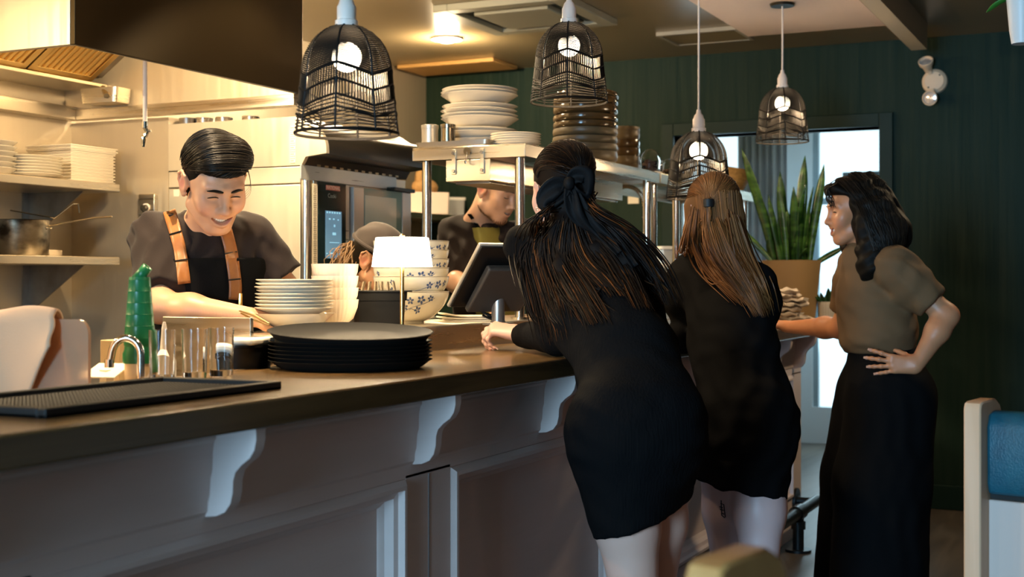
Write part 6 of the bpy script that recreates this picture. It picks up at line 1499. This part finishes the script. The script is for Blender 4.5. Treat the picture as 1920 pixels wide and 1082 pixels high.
    tl_ = hd.R.T@(tie-hd.w(0, -.022, .04)); tl_ /= np.linalg.norm(tl_)
    for i in range(340):
        a = rng.uniform(-1, 1); u0 = np.array([a*1.0, .6-.55*a*a+.2*rng.random(), .75-.62*a*a+.12*rng.random()]); u1 = np.array([a*.85, -.35, .8-.55*abs(a)]); u2 = tl_+np.array([.06*a, 0, .05*rng.normal()])
        pl.append([(1-t)**2*u0+2*t*(1-t)*u1+t*t*u2 for t in np.linspace(0, rng.uniform(.85, 1), 13)]); off.append(rng.uniform(0, .003)); rs.append([.0015]*12+[.0008])
    for i in range(220):                         # under layer falling straight from below the crown
        a = rng.uniform(-1, 1); u0 = np.array([a*1., -.35-.6*(1-abs(a)), .05+.1*rng.random()]); u1 = np.array([a*.9, -.5-.5*(1-abs(a)), -1.6]); pl.append([u0*(1-t)+u1*t for t in np.linspace(0, 1, 13)]); off.append(rng.uniform(0, .004)); rs.append([.0017]*12+[.0009])
    paths = [list(p) for p in over(Hs, hd, (0, -.022, .04), pl, off)]; p2, r2 = [], []
    fans = [((1328, 384), (1326, 420), (1345, 480), (1395, 560), 60), ((1300, 400), (1292, 440), (1288, 470), (1283, 480), 40), ((1310, 420), (1312, 460), (1340, 510), (1392, 575), 80), ((1345, 420), (1365, 470), (1395, 530), (1425, 596), 110), ((1375, 410), (1392, 470), (1415, 530), (1436, 592), 80)]
    Q, st = [], []
    for a, b, d_, e, n in fans:
        for i in range(n):
            j = rng.normal(size=2); st.append([tie+RT*rng.normal()*.006+UP*rng.normal()*.006] if a[0] == 1328 else [])
            for k_, (q, sp) in enumerate(((a, 6), (b, 9), (d_, 12), (e, 9))): Q.append((q[0]+j[0]*sp*(.4 if a[0] == 1328 and k_ < 2 else 1), q[1]+(j[1]*7 if k_ < 3 else -abs(j[1])*22)))
    F3 = front([D, Hs], Q, 3.8, 4.8, 4.3).reshape(-1, 4, 3)
    for s0, f3 in zip(st, F3):
        lf = .003+.014*rng.random(); p2.append(bez(s0+[v-FW*lf for v in f3], 16)); r = rng.uniform(.0013, .0026); r2.append([r]*12+[r*.8, r*.6, r*.4, r*.15])
    strands(paths+p2, rs+r2, 'hair_strands', HAIRG, hair, kind='stuff')
    MB().lathe([(.012, -.014), (.017, -.012), (.018, 0), (.017, .012), (.012, .014)], tie-FW*.004, 20, np.stack([RT, FW, UP], 1), sy=.8).build('hair_band', BLACKR, hair)
    for a_ in (anL, anR): Sh = SDF(axis(a_[0]-.2, a_[0]+.2, .008), axis(a_[1]-.2, a_[1]+.2, .008), axis(0.003, .12, .006)); Sh.cone(a_-UP*.05+bk*.02, a_-UP*.058-bk*.14, .039, .031, .02); Sh.half((0, 0, .005), -UP); Sh.build('shoe', BLACKP, o)
woman_two()
# ---------------------------------------------------------------- woman in the brown blouse, in profile
def woman_three():
    o = empty('person', P(1632, 900, 5.08)*np.array([1, 1, 0]), 'laughing person in a brown blouse and wide black trousers, one hand on the hip', 'person')
    hd = Head(P(1603, 399, 5.1), face_dir(272, 7, 0), 1.03); c = hd.c; fd = -RT; dp = FW                     # faces left in the picture
    nb = P(1622, 474, 5.1); shL, shR = P(1672, 500, 4.96), P(1612, 497, 5.24); elL, wrL = P(1775, 592, 4.9), P(1718, 686, 4.86); elR, wrR = P(1578, 615, 5.32), P(1478, 613, 5.63)
    chest = P(1640, 560, 5.1); wst = P(1655, 652, 5.08); pel = P(1660, 745, 5.08); lx = [pel[0]-.5, wrR[0]+.3]; ly = [elL[1]-.32, wrR[1]+.24]
    fx = [(c[0]-.11, c[0]+.12, .0032), (wrL[0]-.16, wrL[0]+.06, .0035)]; fy = [(c[1]-.14, c[1]+.15, .0032), (wrL[1]-.05, wrL[1]+.2, .0035)]
    B = SDF(axis(*lx, .01, fx), axis(*ly, .01, fy), axis(-.01, c[2]+.17, .011, [(c[2]-.13, c[2]+.1, .003), (wrL[2]-.08, wrL[2]+.11, .0035), (1.03, 1.15, .005)]))
    hd.skull(B, smile=1., nose=.95); B.cone(hd.w(0, -.025, -.05), nb, .046, .05, .03); B.cone(nb-UP*.04, chest, .085, .105, .05, flat=(fd, 1.4)); B.cone(chest, wst, .105, .095, .05, flat=(fd, 1.3)); B.cone(wst, pel, .095, .125, .05, flat=(fd, 1.2)); B.chain([shL, nb-UP*.035, shR], [.045, .055, .045], .04)
    for a, b, w in ((shL, elL, wrL), (shR, elR, wrR)): B.chain([a, b], [.047, .042], .03); B.chain([b, b+(w-b)*.3, w], [.042, .043, .026], .025)
    dL = -RT*.97+UP*.05+FW*.12; nL = -FW*.95-RT*.1+UP*.12; tL = UP
    tips = hand(B, wrL+UP*.002, dL, nL, tL, [(10, 14, 8), (8, 16, 10), (10, 14, 8), (14, 12, 8)], .97, thumb=(.35, .45, .8), spread=(.3, .12, -.06, -.2))
    tipr = hand(B, wrR, wrR-elR+UP*.05, UP*.6+RT*.5-FW*.3, -RT*.4+UP*.4-FW*.8, [(35, 50, 35)]*4, .95)
    for s_ in (-1, 1): hp = pel+dp*s_*.09; an = np.array([hp[0], hp[1], .09]); B.chain([hp, (hp+an)/2, an], [.09, .06, .04], .03); B.cone(an-UP*.045, an-UP*.055+fd*.13, .032, .026, .02)
    up, lw = hd.smile(B, w=.03, lift=.012, open_=.0085)
    body = B.build('body', SKIN, o, blobs(SK_C, [(hd.w(*p), .0055, (.45, .12, .09)) for p in lw+up]+[(hd.w(sx*.042, .07, -.026), .028, (.56, .24, .15)) for sx in (-1, 1)]+[(q, .012, (.62, .33, .24)) for q, v in tips[:4]]))
    nails(tips[:4], nL, o, mat('bare_nail', (.5, .27, .19), .35), .97, .0055); hd.teeth(o, w=.025, lift=.0095); hd.brows(B, o, HAIRK, .0038, .034, .003, .4); hd.lashes(B, o, HAIRK, .0095, .003, .0015)
    # blouse with puffed sleeves
    T = SDF(axis(*lx, .0075), axis(*ly, .0075), axis(.9, 1.6, .0075)); T.cone(nb-UP*.045, chest, .1, .15, .06, flat=(fd, 1.1)); T.cone(chest, P(1648, 625, 5.08), .15, .152, .05, flat=(fd, 1.08)); T.cone(P(1648, 630, 5.08), P(1655, 655, 5.08), .152, .118, .03, flat=(fd, 1.05)); T.half(P(1655, 662, 5.08), -UP)
    T.chain([shL, nb-UP*.02, shR], [.06, .064, .06], .04)
    for a, b in ((shL, elL), (shR, elR)):
        e = a+(b-a)*.74; m_ = a+(b-a)*.3; T.ell(a+UP*.01+(a-nb)*.12, (.078, .078, .074), None, .03); T.cone(a, m_, .076, .082, .03); T.cone(m_, e, .082, .07, .02, cut=[(e, b-a)]); T.cone(e-(b-a)*.06, e, .07, .066, .004, cut=[(e+(b-a)*.015, b-a)])
    T.cone(nb+UP*.1, nb+UP*.0+fd*.01, .05, .054, .006, 's'); T.wrinkle(.009, [((50, 40, -70), .3), ((-62, 50, 40), 1.7), ((20, -35, 90), 2.9), ((70, 60, 12), .5)]); T.build('blouse', BLOUSE, o)
    # trousers
    L = SDF(axis(*lx, .0095), axis(*ly, .0095), axis(.005, 1.06, .0095)); L.cone(P(1655, 648, 5.08), P(1658, 690, 5.08), .122, .135, .03, flat=(fd, 1.05)); L.cone(P(1658, 690, 5.08), pel, .135, .165, .05, flat=(fd, 1.0))
    for s_ in (-1, 1):
        hp = pel+dp*s_*.085; kn = P(1640, 900, 5.08)+dp*s_*.1; hm = P(1628, 1130, 5.08)+dp*s_*.13; hm[2] = .03; L.chain([hp, kn, hm], [.17, .175, .185], .04, flat=(dp, 1.15))
    L.half(P(1655, 648, 5.08), UP); L.half((0, 0, .035), -UP); L.wrinkle(.006, [((70, 30, 5), .3), ((-45, 60, 6), 1.7), ((20, -85, 8), 2.9)]); L.build('trousers', CLOTHK, o)
    # wavy hair
    Hs = SDF(axis(c[0]-.24, c[0]+.24, .0045), axis(c[1]-.28, c[1]+.24, .0045), axis(c[2]-.32, c[2]+.19, .0045)); hd.E(Hs, (0, -.022, .05), (.09, .112, .094)); hd.E(Hs, (0, -.07, -.01), (.09, .085, .11), k=.04)
    hd.E(Hs, (0, .075, .092), (.05, .03, .03), k=.03)
    Hs.chain([hd.w(-.06, -.02, .03), hd.w(-.085, -.01, -.05), hd.w(-.1, -.02, -.13), hd.w(-.115, -.01, -.2), hd.w(-.1, .0, -.255)], [.04, .05, .056, .055, .03], .035); Hs.chain([hd.w(-.08, -.05, 0), hd.w(-.1, -.06, -.1), hd.w(-.105, -.05, -.18)], [.05, .055, .04], .04); Hs.chain([hd.w(-.05, -.08, 0), hd.w(-.07, -.115, -.08), hd.w(-.06, -.135, -.14)], [.06, .06, .035], .04); Hs.chain([hd.w(.07, 0, 0), hd.w(.08, .0, -.1), hd.w(.08, .01, -.2)], [.035, .045, .03], .03)
    Hs.rbox(hd.w(-.02, .12, -.025), np.array((.1, .085, .098))*hd.s, hd.R, .02, .012, 's'); Hs.wrinkle(.009, [((70, 20, 110), .2), ((30, -90, 80), 1.4)])
    hair = Hs.build('hair', HAIRWB, o); pl, off, rs = [], [], []
    for i in range(420):
        a = rng.uniform(-1, 1); s_ = -1 if i % 4 else 1; v = rng.random(); u0 = np.array([.15*a, .75-1.3*v, .85]); u1 = np.array([s_*1.0, .35-1.25*v, .2]); u2 = np.array([s_*(.85-.2*v), .0-.75*v+.1*a, -1.5]); w1, w2, ph = rng.uniform(.02, .07), rng.uniform(10, 17), rng.uniform(0, 6)
        pts = []
        for t in np.linspace(0, 1, 22): pts.append((1-t)**2*u0+2*t*(1-t)*u1*1.2+t*t*u2+np.array([0, w1*math.sin(w2*t+ph)*t, .3*w1*math.cos(w2*t+ph)]))
        pl.append(pts); off.append(rng.uniform(.0, .007)); rs.append([rng.uniform(.0013, .0024)]*19+[.0012, .0008, .0004])
    paths = [list(p) for p in over(Hs, hd, (-.02, -.022, .03), pl, off, .4)]
    for i in range(16):                           # fringe over the forehead
        e = i/15; b = hd.w(-.03+.05*rng.normal()*.5, .06+.03*e, .125-.02*e); y1 = .097+.008*rng.random(); pts = [b, hd.w(-.02-.02*rng.random(), y1, .095), hd.w(-.03-.015*rng.random(), y1-.004+.01*math.sin(i), .06), hd.w(-.04-.012*rng.random(), .09+.012*math.sin(i*2), .035-.012*rng.random())]; paths.append(bez(pts, 16)); rs.append([.0018]*12+[.0014, .001, .0007, .0003])
    strands(paths, rs, 'hair_strands', HAIRW, hair, kind='stuff')
    for s_ in (-1, 1): hp = pel+dp*s_*.13; a_ = np.array([hp[0], hp[1], .09]); Sh = SDF(axis(a_[0]-.2, a_[0]+.2, .008), axis(a_[1]-.2, a_[1]+.2, .008), axis(.003, .12, .006)); Sh.cone(a_-UP*.05-fd*.02, a_-UP*.058+fd*.14, .039, .031, .02); Sh.half((0, 0, .005), -UP); Sh.build('shoe', BLACKP, o)
woman_three()
# ================================================================ CAMERA AND LIGHT
cam = bpy.data.cameras.new('camera'); co = bpy.data.objects.new('camera', cam); COL.objects.link(co)
co.location = (0, 0, H); co.rotation_euler = (PI/2, 0, math.atan2(FW[1], FW[0])-PI/2)
cam.sensor_width = 36.; cam.lens = FPX/1920*36.; cam.shift_y = (HZ-541)/1920; cam.clip_start = .05
cam.dof.use_dof = True; cam.dof.focus_distance = 3.9; cam.dof.aperture_fstop = 4.
S.camera = co
def light(kind, name, loc, energy, col, to=None, size=.1, sy=None, spot=None, blend=.4):
    l = bpy.data.lights.new(name, kind); l.energy = energy; l.color = col
    if kind == 'AREA':
        l.size = size
        if sy: l.shape = 'RECTANGLE'; l.size_y = sy
    else: l.shadow_soft_size = size
    if kind == 'SPOT': l.spot_size = math.radians(spot); l.spot_blend = blend
    o = bpy.data.objects.new(name, l); COL.objects.link(o); o.location = loc
    if to is not None:
        d = Vector(to)-Vector(loc); o.rotation_euler = d.to_track_quat('-Z', 'Y').to_euler()
    return o
WARM = (1., .75, .45)
# daylight through the street window behind the photographer and the entrance windows
light('AREA', 'street_daylight', (WX-.15, 1.25, 1.38), 520, (.38, .7, 1.), (0, 1.25, 1.3), 1.4, 1.8)
light('AREA', 'entrance_daylight', (10.25, 2.3, 1.6), 65, (.6, .88, 1.), (7., 1.9, 1.), 2.8, 1.8)
# kitchen lamps: under the hood, downlights over the passage and the bar; dining-side fill lamps out of view
light('POINT', 'hood_lamp', (3.75, 3.15, 2.14), 46, (1., .76, .45), None, .04)
light('AREA', 'hood_lamp', (1.95, 3.7, 2.25), 80, (1., .75, .43), (2.15, 3.9, 0), .12)  # added beside the hood, out of view, so the wall shelf casts shade
light('SPOT', 'downlight', (2.55, 2.2, 2.58), 235, WARM, (2.95, 2.45, 1.2), .05, spot=75)
light('SPOT', 'downlight', (3.9, 2.6, 2.58), 125, WARM, (3.9, 2.5, 0), .05, spot=110)
light('POINT', 'downlight', (.2, 2.9, 2.4), 24, (1., .76, .46), None, .06)  # no fitting here: added to brighten the near wall and steel reflections
light('SPOT', 'downlight', (5.6, 3.5, 2.58), 130, WARM, (5.6, 3.4, 0), .05, spot=150)
light('POINT', 'downlight', (6.5, 3.5, 2.53), 40, WARM, None, .05)
light('POINT', 'downlight', (4.75, 3.25, 2.42), 55, WARM, None, .05)  # unseen lamp added to light the passage ceiling golden
light('SPOT', 'downlight', (3.1, 1.9, 2.58), 60, WARM, (3.2, 2.0, 0), .05, spot=110)
light('SPOT', 'downlight', (6.3, .2, 2.58), 70, WARM, (6.15, 1.25, .6), .05, spot=95)
light('POINT', 'dining_fill', (2.4, -1.1, 1.9), 3.5, (1., .6, .5), None, .12)  # both fills are added to warm the bar front and ceiling panel
light('POINT', 'dining_fill', (5.2, -1.1, 1.9), 3.5, (1., .6, .5), None, .12)
w = bpy.data.worlds.new('world'); S.world = w; w.use_nodes = True
bg = w.node_tree.nodes['Background']; bg.inputs[0].default_value = (.6, .75, 1., 1); bg.inputs[1].default_value = .03
S.view_settings.view_transform = 'Standard'; S.view_settings.look = 'None'; S.view_settings.gamma = 1.; S.view_settings.use_curve_mapping = False
S.view_settings.exposure = 0.
